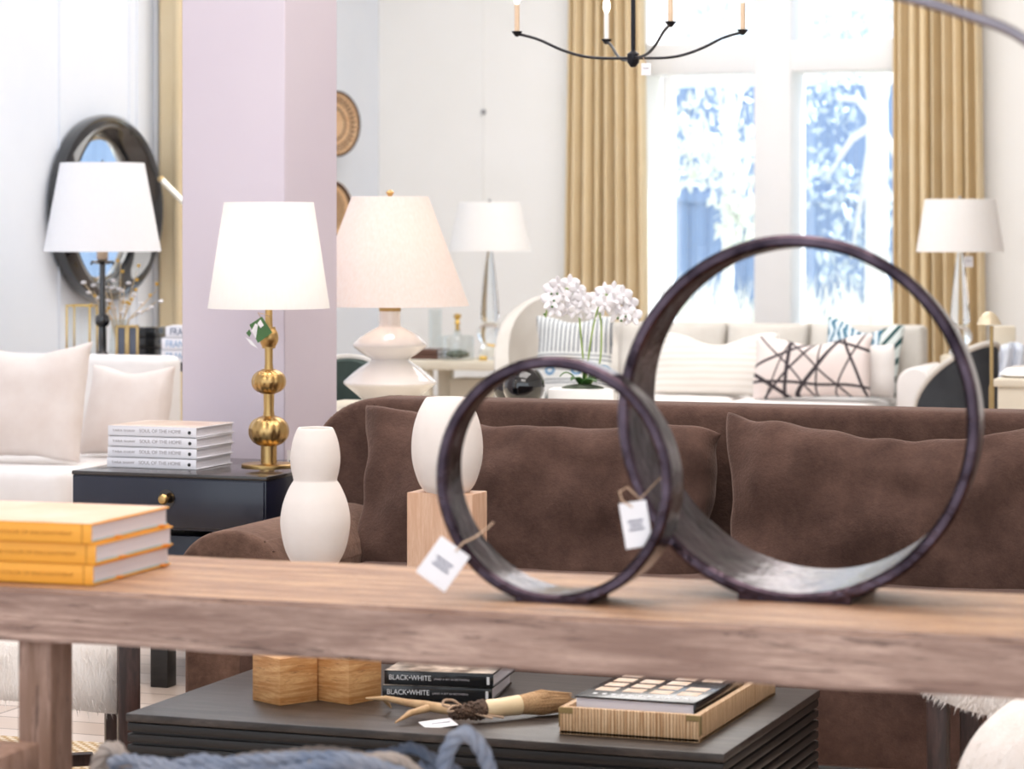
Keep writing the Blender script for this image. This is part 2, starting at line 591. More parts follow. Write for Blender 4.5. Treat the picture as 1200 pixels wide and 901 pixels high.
def pillow_bm(wd, h, t, pinch=0.07, dent=0.0, seed=0, pw=0.42, n=22, wr=0.010, lean=0.0, dentw=0.45, pucker=0.0, slump=0.0):
    """soft cushion: x width, z height from 0, y thickness"""
    mb = MB()
    tb = mb.bm
    V = {}
    off = Vector((seed * 7.3, seed * 3.1, seed))
    for s in (-1, 1):
        for i in range(n + 1):
            for j in range(n + 1):
                edge = i in (0, n) or j in (0, n)
                if edge and s == 1:
                    V[s, i, j] = V[-1, i, j]
                    continue
                u, v = 2 * i / n - 1, 2 * j / n - 1
                u, v = sin(u * pi / 2) * 0.35 + u * 0.65, sin(v * pi / 2) * 0.35 + v * 0.65
                x = wd / 2 * u * (1 - pinch * (1 - v * v) * abs(u))
                z = h / 2 * v * (1 - pinch * (1 - u * u) * abs(v))
                y = s * t / 2 * max(0, (1 - u * u) * (1 - v * v)) ** pw
                nn = noise.noise(Vector((x * 7, s * 2.0, z * 7)) + off)
                y += s * wr * 1.6 * nn * (0 if edge else 1)
                z += wr * noise.noise(Vector((x * 9, 5, z * 5)) + off)
                x += wr * noise.noise(Vector((x * 5, 9, z * 9)) + off)
                if pucker and not edge:
                    y += s * pucker * noise.noise(Vector((x * 11, 3 * s, z * 3.5)) + off) * max(0, v) ** 0.7
                if slump:
                    z -= slump * max(0, (u - 0.55) / 0.45) ** 1.5 * max(0, v) ** 2
                if dent:
                    z -= dent * math.exp(-(u / dentw) ** 2) * max(0, v) ** 1.5
                    y += s * dent * 0.18 * math.exp(-(u / dentw) ** 2) * max(0, v) * (0 if edge else 1)
                V[s, i, j] = tb.verts.new((x, y, z + h / 2))
        for i in range(n):
            for j in range(n):
                q = [V[s, i, j], V[s, i + 1, j], V[s, i + 1, j + 1], V[s, i, j + 1]]
                tb.faces.new(q if s == -1 else q[::-1])
    return mb

def pillow(name, label, cat, m, loc, wd, h, t, rz=0.0, rx=0.0, ry=0.0, group=None, piping=None, **kw):
    o = pillow_bm(wd, h, t, **kw).done(name, m, sub=1, angle=180)
    o.location = loc
    o.rotation_euler = Euler((rx, ry, rz), 'XYZ')
    tag(o, label, cat, group)
    return o

# ------------------------------------------------------------------ the room
XL, YF, CEIL = -6.5, 15.47, 4.3
def wallbox(name, x0, x1, y0, y1, z0, z1, m):
    return struct(MB().box(((x0 + x1) / 2, (y0 + y1) / 2, (z0 + z1) / 2), (x1 - x0, y1 - y0, z1 - z0)).done(name, m))

wallbox('floor', XL - 0.2, 5, -1.5, YF + 0.6, -0.1, 0, M['floor'])
wallbox('ceiling', XL - 0.2, 5.5, -2.5, YF + 0.7, CEIL, CEIL + 0.15, M['ceiling'])

wallbox('wall_right', 4.2, 4.4, 1.0, YF + 0.5, 0, CEIL, M['wall'])

# far wall with a tall window in a deep reveal
WX0, WX1 = onY(755, YF).x, onY(1066, YF).x
SILL, WTOP, RV = 0.62, 3.9, 0.55
def wall_with_hole(name, plane, a0, a1, b0, b1, h0, h1, z0, z1, m, thick):
    mb = MB()
    def bx(p0, p1, q0, q1):
        if plane == 'Y':
            mb.box(((p0 + p1) / 2, b0 + thick / 2, (q0 + q1) / 2), (p1 - p0, thick, q1 - q0))
        else:
            mb.box((b0 - thick / 2, (p0 + p1) / 2, (q0 + q1) / 2), (thick, p1 - p0, q1 - q0))
    bx(a0, h0, z0, z1)
    bx(h1, a1, z0, z1)
    bx(h0, h1, z0, b1[0])
    bx(h0, h1, b1[1], z1)
    return struct(mb.done(name, m))
wall_with_hole('wall_far', 'Y', XL - 0.2, 5, YF, (SILL, WTOP), WX0, WX1, 0, CEIL, M['wall'], RV)
LY0, LY1 = onX(190, XL).y, onX(260, XL).y
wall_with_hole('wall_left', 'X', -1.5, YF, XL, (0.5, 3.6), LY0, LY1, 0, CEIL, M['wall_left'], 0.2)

# window one: mullion, transom, outer frame and panes
wm0, wm1 = onY(883, YF).x, onY(926, YF).x
tz1, tz0 = zat(48, onY(900, YF).dot(FW)), zat(84, onY(900, YF).dot(FW))
mb = MB()
mb.box(((wm0 + wm1) / 2, YF + 0.19, (SILL + WTOP) / 2), (wm1 - wm0, 0.36, WTOP - SILL), 0.008)
mb.box(((WX0 + WX1) / 2, YF + 0.19, (tz0 + tz1) / 2), (WX1 - WX0, 0.34, tz1 - tz0), 0.008)
for x in (WX0 + 0.03, WX1 - 0.03):
    mb.box((x, YF + 0.42, (SILL + WTOP) / 2), (0.06, 0.06, WTOP - SILL), 0.006)
for z in (SILL + 0.04, WTOP - 0.04):
    mb.box(((WX0 + WX1) / 2, YF + 0.42, z), (WX1 - WX0, 0.06, 0.08), 0.006)
win = struct(mb.done('window_1', M['trim']))
pn = MB()
for x0, x1 in ((WX0, wm0), (wm1, WX1)):
    for z0, z1 in ((SILL, tz0), (tz1, WTOP)):
        pn.box(((x0 + x1) / 2, YF + 0.42, (z0 + z1) / 2), (x1 - x0, 0.008, z1 - z0))
pn.done('pane', M['pane'], win)
MB().box(((WX0 + WX1) / 2, YF + 0.1, SILL - 0.02), (WX1 - WX0 + 0.1, 0.28, 0.04), 0.008).done('window_sill', M['trim'], win)

# window two, in the left wall, mostly hidden by the column
mb = MB()
for y in (LY0 + 0.03, LY1 - 0.03):
    mb.box((XL - 0.1, y, 2.05), (0.08, 0.06, 3.1), 0.006)
for z in (0.54, 2.3, 3.56):
    mb.box((XL - 0.1, (LY0 + LY1) / 2, z), (0.08, LY1 - LY0, 0.07), 0.006)
win2 = struct(mb.done('window_2', M['trim']))
MB().box((XL - 0.1, (LY0 + LY1) / 2, 2.05), (0.008, LY1 - LY0, 3.0)).done('pane', M['pane'], win2)
y0 = onX(179, XL).y
struct(MB().box((XL + 0.015, (y0 + LY0) / 2, 2.0), (0.03, LY0 - y0, 3.6), 0.008).done('trim_1', plain('window casing', 'dcdde0', 'e2e3e6', rough=0.5)))
for k, px in enumerate((69, 151, 160)):
    y = onX(px, XL).y
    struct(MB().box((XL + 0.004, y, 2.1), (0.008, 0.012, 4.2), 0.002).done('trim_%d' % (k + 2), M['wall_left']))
struct(MB().box((onY(566, YF).x, YF - 0.003, 2.15), (0.012, 0.006, 4.3), 0.002).done('trim_5', M['wall']))
struct(MB().box((XL + 0.01, 6.5, 0.07), (0.02, 15.5, 0.14), 0.004).done('baseboard_left', M['trim']))
struct(MB().box((-0.75, YF - 0.01, 0.07), (11.3, 0.02, 0.14), 0.004).done('baseboard_far', M['trim']))

# column
cA, cB = onY(213, 8.0), onY(333.7, 8.0)
cy1 = onX(395, cB.x).y
struct(MB().box(((cA.x + cB.x) / 2, (8.0 + cy1) / 2, CEIL / 2), (cB.x - cA.x, cy1 - 8.0, CEIL), 0.004, 1).done('column', M['column']))
struct(MB().box(((cA.x + cB.x) / 2, (8.0 + cy1) / 2, 0.06), (cB.x - cA.x + 0.03, cy1 - 8.0 + 0.03, 0.12), 0.006).done('baseboard_column', M['trim']))

# ------------------------------------------------------------------ outside
gm = plain('sunlit ground', 'b9b39c', 'cfc9b4', rough=0.9, scale=3)
struct(MB().box((-4, 26, -0.06), (60, 21, 0.1)).done('ground', gm))
fm, nt, b = newmat('blue grey fence boards')
v = coords(nt, (1, 1, 1))
wv = nt.nodes.new('ShaderNodeTexWave')
wv.inputs['Scale'].default_value = 2.2
nt.links.new(v, wv.inputs['Vector'])
nt.links.new(mixc(nt, math2(nt, 'MULTIPLY', noise_tex(nt, v, 3), 0.7), ramp(nt, wv.outputs['Fac'], [(0.02, '6e84a8'), (0.1, '8096ba')]), '94aacc'), b.inputs['Base Color'])
b.inputs['Roughness'].default_value = 0.8
fence = thing('fence', 'blue-grey board fence seen through the tall window behind the trees', 'fence', (-5, 21, 0))
mb = MB()
for k in range(60):
    x = -4.5 + k * 0.15
    mb.box((x, 0, 1.25), (0.145, 0.025, 2.5), 0.004, 1)
mb.done('board_panel', fm, fence)
for z_ in (1.62, 0.5):
    MB().box((0, -0.03, z_), (9, 0.04, 0.09), 0.006).done('rail', fm, fence)

pale_leaf = plain('pale sunlit leaf', 'e2e6d8', 'f4f5ee', rough=0.7, scale=5)
blue_leaf = plain('silver leaf', 'b4c4d0', 'e2eaf0', rough=0.7, scale=5)
bark = plain('pale bark', 'e6e2de', 'f2f0ec', rough=0.8, scale=9, bs=0.4, bscale=30, bdist=0.01)

def tree(label, base, tr, height, lean, crowns, nleaf, lm, seed):
    rnd = random.Random(seed)
    root = thing('tree', label, 'tree', base)
    pts = [(0, 0, 0), (lean * 0.3, 0.02, height * 0.35), (lean * 0.7, -0.02, height * 0.7), (lean, 0, height)]
    MB().tube(pts, [tr, tr * 0.9, tr * 0.75, tr * 0.4], 12).done('trunk', bark, root)
    br = MB()
    lf = MB()
    for (cx, cy, cz, rr) in crowns:
        br.tube([(lean * 0.6, 0, height * 0.6), ((lean + cx) / 2, cy / 2, (cz + height * 0.65) / 2), (cx, cy, cz)], [tr * 0.4, tr * 0.28, tr * 0.12], 6)
        for k in range(nleaf):
            while True:
                p = Vector((rnd.uniform(-1, 1), rnd.uniform(-1, 1), rnd.uniform(-1, 1)))
                if p.length < 1:
                    break
            p = Vector((cx, cy, cz)) + p * rr
            s = rnd.uniform(0.03, 0.065)
            E = Euler((rnd.uniform(0, 6), rnd.uniform(0, 6), rnd.uniform(0, 6))).to_matrix()
            a, q, c_, d_ = (E @ Vector(t_) for t_ in ((-s, 0, 0), (0, -s * 0.45, s * 0.1), (s, 0, 0), (0, s * 0.45, s * 0.1)))
            lf.tri(p + a, p + q, p + c_, p + d_)
    br.done('branches', bark, root)
    lf.done('foliage', lm, root)
    return root

tA = onY(849, 18.9)
tree('slim pale tree with loose leaves in the left window panes', (tA.x, tA.y, 0), 0.05, 3.2, 0.06,
     [(-0.05, 0, 2.2, 0.42), (-0.28, 0.1, 1.95, 0.32), (0.15, -0.1, 1.75, 0.3), (-0.2, 0, 2.9, 0.6), (0.3, 0.1, 3.3, 0.6), (0.12, 0, 1.4, 0.2)], 210, pale_leaf, 3)
tB = onY(1026, 20.0)
tree('stout pale-barked tree in the right window panes', (tB.x, tB.y, 0), 0.10, 3.6, 0.02,
     [(-0.36, 0.3, 2.35, 0.3), (-0.42, 0.2, 1.75, 0.26), (-0.2, 0.3, 1.45, 0.3), (0.2, 0.2, 1.6, 0.3), (-0.3, 0.2, 3.1, 0.6), (0.3, 0.2, 3.4, 0.6), (-0.25, 0.3, 1.15, 0.3)], 110, blue_leaf, 5)
tC = onY(905, 23.0)
tree('taller silvery tree behind the other two, filling the upper panes', (tC.x, tC.y, 0), 0.06, 3.4, 0.03,
     [(-0.7, 0, 3.2, 0.5), (0.55, 0, 3.2, 0.5), (-0.3, 0.05, 3.6, 0.4), (0.95, 0, 2.9, 0.35)], 170, blue_leaf, 15)
gb = MB()
rg = random.Random(8)
for k in range(1500):
    px = rg.uniform(752, 1062)
    p = onY(px, rg.uniform(16.8, 17.9))
    h = rg.uniform(0.75, 1.22) * (0.88 + 0.22 * noise.noise(Vector((p.x * 2.3, p.y * 2, 0))))
    lx, ly, ww = rg.uniform(-0.22, 0.22), rg.uniform(-0.15, 0.15), rg.uniform(0.008, 0.018)
    gb.tri((p.x - ww, p.y, 0), (p.x + ww, p.y, 0), (p.x + lx * 0.4 + ww * 0.7, p.y + ly * 0.4, h * 0.65), (p.x + lx, p.y + ly, h), (p.x + lx * 0.4 - ww * 0.7, p.y + ly * 0.4, h * 0.65))
go = gb.done('ornamental_grass', plain('straw grass', 'f0eee0', 'f8f6ec', rough=0.8, scale=5))
tag(go, 'pale feathery ornamental grass growing outside below the tall window', 'grass')
go['kind'] = 'stuff'

# ------------------------------------------------------------------ curtains
def curtain(label, pa0, pb0, pa1, pb1, Y, z0, z1, folds, seed, m, axis='Y', group=None, px_mode=True):
    rnd = random.Random(seed)
    ph = [rnd.uniform(-0.35, 0.35) for _ in range(folds * 2 + 2)]
    mid = (pa1 + pb1) / 2
    def fn(u, v):
        a = pa1 + (pa0 - pa1) * (1 - v) if True else 0
        b_ = pb1 + (pb0 - pb1) * (1 - v)
        q = u * folds
        k = int(q)
        wob = ph[k] * (1 - (q - k)) + ph[k + 1] * (q - k)
        s = u + 0.35 / folds * wob
        amp = 0.068 * (0.8 + 0.5 * ph[(k * 2) % len(ph)])
        x = a + (b_ - a) * s
        off = amp * sin(2 * pi * (q + 0.35 * wob)) + 0.012 * sin(2 * pi * q * 2.3)
        z = z0 + (z1 - z0) * v
        return (x, Y + off, z) if axis == 'Y' else (Y + off, x, z)
    root = thing('curtain', label, 'curtain', (0, 0, 0), group=group)
    MB().grid(fn, folds * 16, 14).done('drape', m, root, solid=0.006, angle=180)
    if axis == 'Y':
        x0, x1 = min(pa1, pa0) - 0.1, max(pb1, pb0) + 0.1
        MB().tube([(x0, Y, z1 + 0.02), (x1, Y, z1 + 0.02)], 0.02).done('rod', M['iron'], root)
    else:
        MB().tube([(Y, pa1 - 0.1, z1 + 0.02), (Y, pb1 + 0.1, z1 + 0.02)], 0.02).done('rod', M['iron'], root)
    return root
YC = YF - 0.12
curtain('tan floor-length curtain left of the tall window, beside the bare wall', onY(661, YC).x, onY(759, YC).x, onY(672, YC).x, onY(750, YC).x, YC, 0.02, 4.0, 7, 4, M['curtain'])
curtain('tan floor-length curtain right of the tall window, behind the glass lamp', onY(1047, YC).x, onY(1156, YC).x, onY(1047, YC).x, onY(1146, YC).x, YC, 0.02, 4.0, 8, 9, M['curtain'])
curtain('narrow tan curtain edge between the oval mirror and the square column', onX(197, XL + 0.12).y, onX(214, XL + 0.12).y, onX(197, XL + 0.12).y, onX(212, XL + 0.12).y, XL + 0.12, 0.02, 3.9, 3, 6, M['curtain'], axis='X')

# ------------------------------------------------------------------ console table in the foreground
CZ = 0.78
c0, c1 = onZ(-70, 692, CZ), onZ(1265, 748, CZ)
CYF, CYB, CX0, CX1 = 3.94, 4.43, -2.62, -0.22
con = thing('console_table', 'long chunky reclaimed wood console table across the foreground', 'table', ((CX0 + CX1) / 2, (CYF + CYB) / 2, 0))
L, D = CX1 - CX0, CYB - CYF
def slab(u, v):
    pass
mb = MB()
t = bmesh.new()
bmesh.ops.create_cube(t, size=1)
bmesh.ops.scale(t, vec=(L, D, 0.088), verts=t.verts)
bmesh.ops.subdivide_edges(t, edges=[e for e in t.edges if abs(e.verts[0].co.x - e.verts[1].co.x) > 0.1], cuts=70)
bmesh.ops.bevel(t, geom=[e for e in t.edges if abs(e.verts[0].co.x - e.verts[1].co.x) > 0.001], offset=0.006, segments=2, affect='EDGES')
for vv in t.verts:
    q = noise.noise(Vector((vv.co.x * 6, vv.co.y * 3, vv.co.z * 9)))
    vv.co.y += 0.0035 * q
    vv.co.z += 0.002 * noise.noise(Vector((vv.co.x * 5, vv.co.y * 8, 4))) * (1 if vv.co.z < 0 else 0.4)
mb.add(t, Matrix.Translation((0, 0, CZ - 0.044)))
top_o = mb.done('table_top', M['console'], con)
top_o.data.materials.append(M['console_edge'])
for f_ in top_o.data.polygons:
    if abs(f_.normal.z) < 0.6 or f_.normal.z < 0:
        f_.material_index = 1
lx = onY(22, CYF + 0.03).x - con.location.x
for x in (lx + 0.03, L / 2 - 0.12):
    for y in (-D / 2 + 0.065, D / 2 - 0.065):
        MB().box((x - (0.20 if y > 0 else 0), y, (CZ - 0.088) / 2), (0.062, 0.075, CZ - 0.088), 0.005).done('leg', M['console_leg'], con)

# wooden bench in the near left corner
bp = onZ(50, 870, 0.545)
bench = thing('wooden_bench', 'weathered wooden bench end at the lower left, before the console leg', 'bench', (bp.x - 0.19, bp.y - 0.55, 0))
mb = MB()
for k in range(3):
    mb.box((-0.125 + 0.125 * k, 0, 0.52), (0.122, 1.1, 0.05), 0.006)
mb.done('seat', M['console_leg'], bench)
MB().box((0.17, 0, 0.46), (0.03, 1.0, 0.07), 0.004).box((-0.17, 0, 0.46), (0.03, 1.0, 0.07), 0.004).done('apron', M['console_leg'], bench)
for x in (-0.15, 0.15):
    for y in (-0.48, 0.48):
        MB().box((x, y, 0.25), (0.05, 0.05, 0.5), 0.005).done('leg', M['console_leg'], bench)

# ------------------------------------------------------------------ bronze rings on the console
def ring(label, base, rad, thick, wtop, wbot, rz, taper):
    root = thing('ring_sculpture', label, 'sculpture', base, rz)
    cz = rad - 0.005
    n, prof = 120, 12
    mb = MB()
    t = bmesh.new()
    rings = []
    for k in range(n):
        a = 2 * pi * k / n
        up = cos(a)
        wd = wtop + (wbot - wtop) * ((1 - up) / 2) ** 1.2
        rr = rad
        sec = []
        # section: outer front, outer rear, inner rear, inner front with soft corners
        e = 0.25 * thick
        tr = taper * wd / wbot
        pts = [(rr - e, 0), (rr, e), (rr - tr, wd - e), (rr - tr - e, wd), (rr - tr - thick * 0.7 + e * 0.5, wd), (rr - tr - thick * 0.7, wd - e * 0.6), (rr - thick, e), (rr - thick + e, 0)]
        for r_, y_ in pts:
            r2 = r_ * (1 + 0.004 * noise.noise(Vector((cos(a) * 4, sin(a) * 4, y_ * 20))))
            sec.append(t.verts.new((r2 * sin(a), y_, max(0.003, cz + r2 * up))))
        rings.append(sec)
    for k in range(n):
        a_, b_ = rings[k], rings[(k + 1) % n]
        for q in range(8):
            t.faces.new((a_[q], a_[(q + 1) % 8], b_[(q + 1) % 8], b_[q]))
    mb.add(t)
    mb.done('hoop', M['bronze'], root, angle=30)
    fw = rad * 0.62
    poly = [(-fw / 2, 0.0), (fw / 2, 0.0), (fw / 2 - 0.015, wbot * 0.95), (-fw / 2 + 0.015, wbot * 0.95)]
    h = rad * (1 - cos(math.asin(0.31))) + 0.004
    mb = MB()
    def foot(u, v):
        return ((u - 0.5) * fw, 0.002 + v * wbot * 0.93, 0)
    t = bmesh.new()
    m_ = 16
    top, bot = [], []
    for y_ in (0.001, wbot * 0.93):
        tp, bt = [], []
        for k in range(m_ + 1):
            x = (k / m_ - 0.5) * fw
            zz = max(0.004, cz - math.sqrt(max(0, (rad - 0.004) ** 2 - x * x)))
            tp.append(t.verts.new((x, y_, zz)))
            bt.append(t.verts.new((x, y_, 0.0)))
        top.append(tp)
        bot.append(bt)
    for k in range(m_):
        t.faces.new((bot[0][k], bot[0][k + 1], top[0][k + 1], top[0][k]))
        t.faces.new((bot[1][k + 1], bot[1][k], top[1][k], top[1][k + 1]))
        t.faces.new((top[0][k], top[0][k + 1], top[1][k + 1], top[1][k]))
        t.faces.new((bot[0][k + 1], bot[0][k], bot[1][k], bot[1][k + 1]))
    for k in (0, m_):
        t.faces.new((bot[0][k], top[0][k], top[1][k], bot[1][k]))
    mb.add(t)
    mb.done('foot', M['bronze'], root)
    return root

def tag_on(label, loc, wd, h, rot, m=None, string_pts=None, rz=0.0, print_lines=3, card_rot=(0, 0, 0)):
    root = thing('price_tag', label, 'tag', loc, rz)
    E = Euler(card_rot).to_matrix().to_4x4()
    card = MB().box((0, 0, -h / 2), (wd, 0.0012, h), 0.0004, 1, M=E).done('card', M['paper'], root)
    if print_lines:
        mb = MB()
        for k in range(print_lines):
            mb.box((0, -0.0009, -h * (0.42 + 0.09 * k)), (wd * (0.55 - 0.1 * (k % 2)), 0.0006, h * 0.045), M=E)
        mb.done('print', M['ink'], root)
    if string_pts:
        MB().tube(string_pts, 0.0016, 6).done('string', M['string'], root)
    return root

pS = onZ(651, 705.5, CZ)
ring('smaller dark bronze ring sculpture standing on the console table', (pS.x, pS.y - 0.02, CZ), 0.197, 0.019, 0.055, 0.11, 0.0, 0.004)
pL = onZ(930, 706.5, CZ)
ring('larger dark bronze ring sculpture standing on the console table', (pL.x, pL.y, CZ), 0.293, 0.020, 0.07, 0.20, 0.0, 0.022)

tp = at(534, 640, pS.dot(FW) - 0.03)
tag_on('white price tag tied to the smaller bronze ring', tp, 0.056, 0.07, 0, string_pts=[(0.0, 0, -0.008), (0.012, -0.004, 0.006), (0.03, 0.0, 0.014), (0.046, 0.03, 0.024), (0.052, 0.09, 0.028)], rz=TH * 0.8, card_rot=(0.05, 0.62, 0))
tp = at(741, 588, pL.dot(FW) - 0.05)
tag_on('white price tag tied to the larger bronze ring', tp, 0.043, 0.072, 0, string_pts=[(0.0, 0, -0.008), (-0.016, -0.002, 0.002), (-0.02, 0, 0.016), (-0.008, 0.01, 0.022), (0.012, 0.004, 0.004), (0.04, 0.05, 0.03), (0.05, 0.1, 0.036)], rz=TH * 0.8, card_rot=(0.05, -0.16, 0))

# ------------------------------------------------------------------ books
def book(label, cover, pages, loc, rz, wd, dp, th, group=None, cat='book', board=0.003, jut=0.004):
    """spine along x facing -y at y=0; fore edge at y=dp"""
    root = thing('book', label, cat, loc, rz, group)
    mb = MB()
    mb.box((0, dp / 2, board / 2), (wd, dp, board), 0.0008, 1)
    mb.box((0, dp / 2, th - board / 2), (wd, dp, board), 0.0008, 1)
    mb.box((0, board / 2, th / 2), (wd, board, th), 0.0012, 2)
    mb.done('cover', cover, root)
    MB().box((0, (dp - jut + board) / 2, th / 2), (wd - 2 * jut, dp - jut - board, th - 2 * board), 0.0005, 1).done('pages', pages, root)
    return root

# orange stack on the console: spine faces the viewer
p = onZ(109, 687, CZ)
OW, OD, OT = 0.33, 0.30, 0.0335
for k in range(3):
    where = ('lowest', 'middle', 'topmost')[k]
    j = (0.0, 0.003, -0.002)[k]
    bk = book('orange hardback, %s of the stack on the console table' % where, M['orange'], M['pages'],
              (p.x - OW / 2 * cos(R(2)) + j, p.y - OW / 2 * sin(R(2)) + j, CZ + 0.001 + k * (OT + 0.0006)), R(2), OW, OD, OT, 'orange books on the console table')
    text('THE COLOR OF ENCHANTMENT', 0.155, M['orange_text'], bk, (OW / 2 - 0.19, -0.0006, OT * 0.40), height=0.0062)
    MB().box((OW / 2 - 0.017, -0.0003, OT / 2), (0.0025, 0.0008, OT * 0.98)).done('spine_line', M['orange_text'], bk)
    for q in (0.10, 0.27):
        MB().box((OW / 2 - 0.002, q, 0.0025), (0.012, 0.02, 0.0042), 0.001).done('ribbon', M['ribbon'], bk)
    MB().box((0, OD / 2, 0.0042), (OW - 0.006, OD - 0.004, 0.0022)).done('endpaper', M['teal'], bk)
mb = MB().box((0, OD / 2, OT + 0.0004), (OW - 0.004, OD - 0.004, 0.0008))
mb.done('jacket_picture', plain('peach jacket print', 'e8b48c', 'f0cdb4', rough=0.4, scale=9), bk)

# ------------------------------------------------------------------ coffee table
TZ = 0.33
tx0, tx1, ty0, ty1 = -2.785, -1.455, 5.225, 6.03
ct = thing('coffee_table', 'low black coffee table with ridged sides behind the console', 'table', ((tx0 + tx1) / 2, (ty0 + ty1) / 2, 0))
tw, td = tx1 - tx0, ty1 - ty0
MB().box((0, 0, TZ - 0.009), (tw, td, 0.018), 0.003).done('table_top', M['coffee_top'], ct)
mb = MB()
mb.box((0, 0, 0.165), (tw - 0.022, td - 0.022, 0.285))
for k in range(12):
    z = TZ - 0.029 - k * 0.0235
    mb.box((0, 0, z), (tw - 0.004, td - 0.004, 0.0185), 0.004, 2)
mb.done('ridged_body', M['black_wood'], ct)
for x in (-tw / 2 + 0.1, tw / 2 - 0.1):
    for y in (-td / 2 + 0.1, td / 2 - 0.1):
        MB().lathe([(0, 0), (0.045, 0), (0.05, 0.01), (0.05, 0.03), (0, 0.03)], 20, (x, y, 0)).done('foot', M['black_wood'], ct)

# two oak cubes set cornerwise
def cube_at(px, py, rz, label, s=0.102):
    p = onZ(px, py, TZ)
    root = MB().box((0, 0, s / 2), (s, s, s), 0.0012, 2).done('oak_cube', M['oak'])
    dirv = Vector((0, s / math.sqrt(2) * 1.0, 0))
    root.location = (p.x, p.y, TZ + 0.0005)
    root.rotation_euler = (0, 0, rz)
    # the near corner stands at p
    c = Matrix.Rotation(rz, 3, 'Z') @ Vector((-s / 2, -s / 2, 0))
    root.location -= c
    return tag(root, label, 'block', 'oak cubes on the coffee table')
cube_at(328, 827.5, R(41) + TH, 'oak cube set cornerwise on the coffee table, nearer its left end')
cube_at(409, 826.5, R(49) + TH, 'oak cube set cornerwise on the coffee table, next to the black books')

def plinth(label, p, sx, sy, h, m, rz=0):
    o = MB().box((0, 0, h / 2), (sx, sy, h), 0.002, 2).done('oak_plinth', m, loc=(p.x, p.y, TZ + 0.0005), rot=(0, 0, rz))
    return tag(o, label, 'pedestal')
gv = ray(369.5, 6.27)
GZ = zat(668, 6.27)
plinth('pale oak block under the gourd vase, mostly concealed by the console top', gv, 0.13, 0.13, GZ - TZ - 0.0005, M['oak_pale'])
ev = ray(524, 6.37)
EZ = zat(576, 6.37)
pe = ray(521, 6.335)
plinth('tall pale oak block carrying the egg-shaped white vase', ev, 0.163, 0.098, EZ - TZ - 0.0005, M['oak_pale'])

def px_profile(rows, d, z_base):
    """rows of (half width in px, y px) from bottom to top"""
    return [(hw / FPX * d, zat(y, d) - z_base) for hw, y in rows]
def smooth_profile(pr, n=6):
    out = []
    for i in range(len(pr) - 1):
        p0, p1, p2, p3 = pr[max(0, i - 1)], pr[i], pr[i + 1], pr[min(len(pr) - 1, i + 2)]
        for k in range(n):
            t_ = k / n
            q = []
            for a in (0, 1):
                q.append(0.5 * (2 * p1[a] + (p2[a] - p0[a]) * t_ + (2 * p0[a] - 5 * p1[a] + 4 * p2[a] - p3[a]) * t_ ** 2 + (3 * p1[a] - p0[a] - 3 * p2[a] + p3[a]) * t_ ** 3))
            out.append(tuple(q))
    out.append(pr[-1])
    return out

rows = [(20, 668), (30, 655), (37, 638), (41, 612), (38, 590), (31, 572), (25.5, 563)]
up = [(25.5, 561.5), (28.5, 548), (29.3, 535), (27, 518), (22.5, 505), (20, 501)]
d = 6.27
prof = [(0.0, 0.0)] + smooth_profile(px_profile(rows, d, GZ)) + smooth_profile(px_profile(up, d, GZ))
tz = prof[-1][1]
prof += [(0.034, tz - 0.001), (0.034, tz - 0.03), (0.03, tz - 0.06), (0, tz - 0.06)]
o = MB().lathe(prof, 56).done('gourd_vase', M['plaster'], loc=(gv.x, gv.y, GZ), angle=50)
tag(o, 'white plaster double-gourd vase in front of the sofa arm', 'vase')
d = 6.37
rows = [(25, 577), (33, 566), (40, 545), (42, 525), (40, 503), (34.5, 484), (27.5, 470), (24, 465.5)]
prof = [(0.0, 0.0)] + smooth_profile(px_profile(rows, d, EZ))
tz = prof[-1][1]
prof += [(0.046, tz), (0.045, tz - 0.004), (0.012, tz - 0.005), (0.012, tz - 0.03), (0, tz - 0.03)]
o = MB().lathe(prof, 56).done('egg_vase', M['plaster'], loc=(ev.x, ev.y, EZ), angle=50)
tag(o, 'egg-shaped white plaster vase standing on the tall oak block', 'vase')

# black and white books
p = onZ(512, 821.5, TZ)
tops = plain('black cover with pictures', '15151a', 'e9d8c8', rough=0.3, scale=24)
for k in range(2):
    bk = book('black BLACK and WHITE hardback on the coffee table, %s of the two' % ('lower' if k == 0 else 'upper'), M['black_cover'], M['pages'],
              (p.x + 0.003 * k, p.y + 0.002 * k, TZ + 0.001 + k * 0.0315), R(10 - 2 * k), 0.247, 0.25, 0.031, 'black and white books on the coffee table')
    text('BLACK\u2022WHITE', 0.095, M['pale_text'], bk, (-0.112, -0.0006, 0.0115), height=0.011)
    text('(AND A BIT IN BETWEEN)', 0.08, M['grey_text'], bk, (-0.010, -0.0006, 0.0125), height=0.0052)
    MB().box((0.112, -0.0004, 0.0155), (0.006, 0.0008, 0.017)).done('publisher_mark', M['pale_text'], bk)
    MB().box((0, 0.125, 0.0313), (0.243, 0.244, 0.0006)).done('cover_picture', tops, bk)

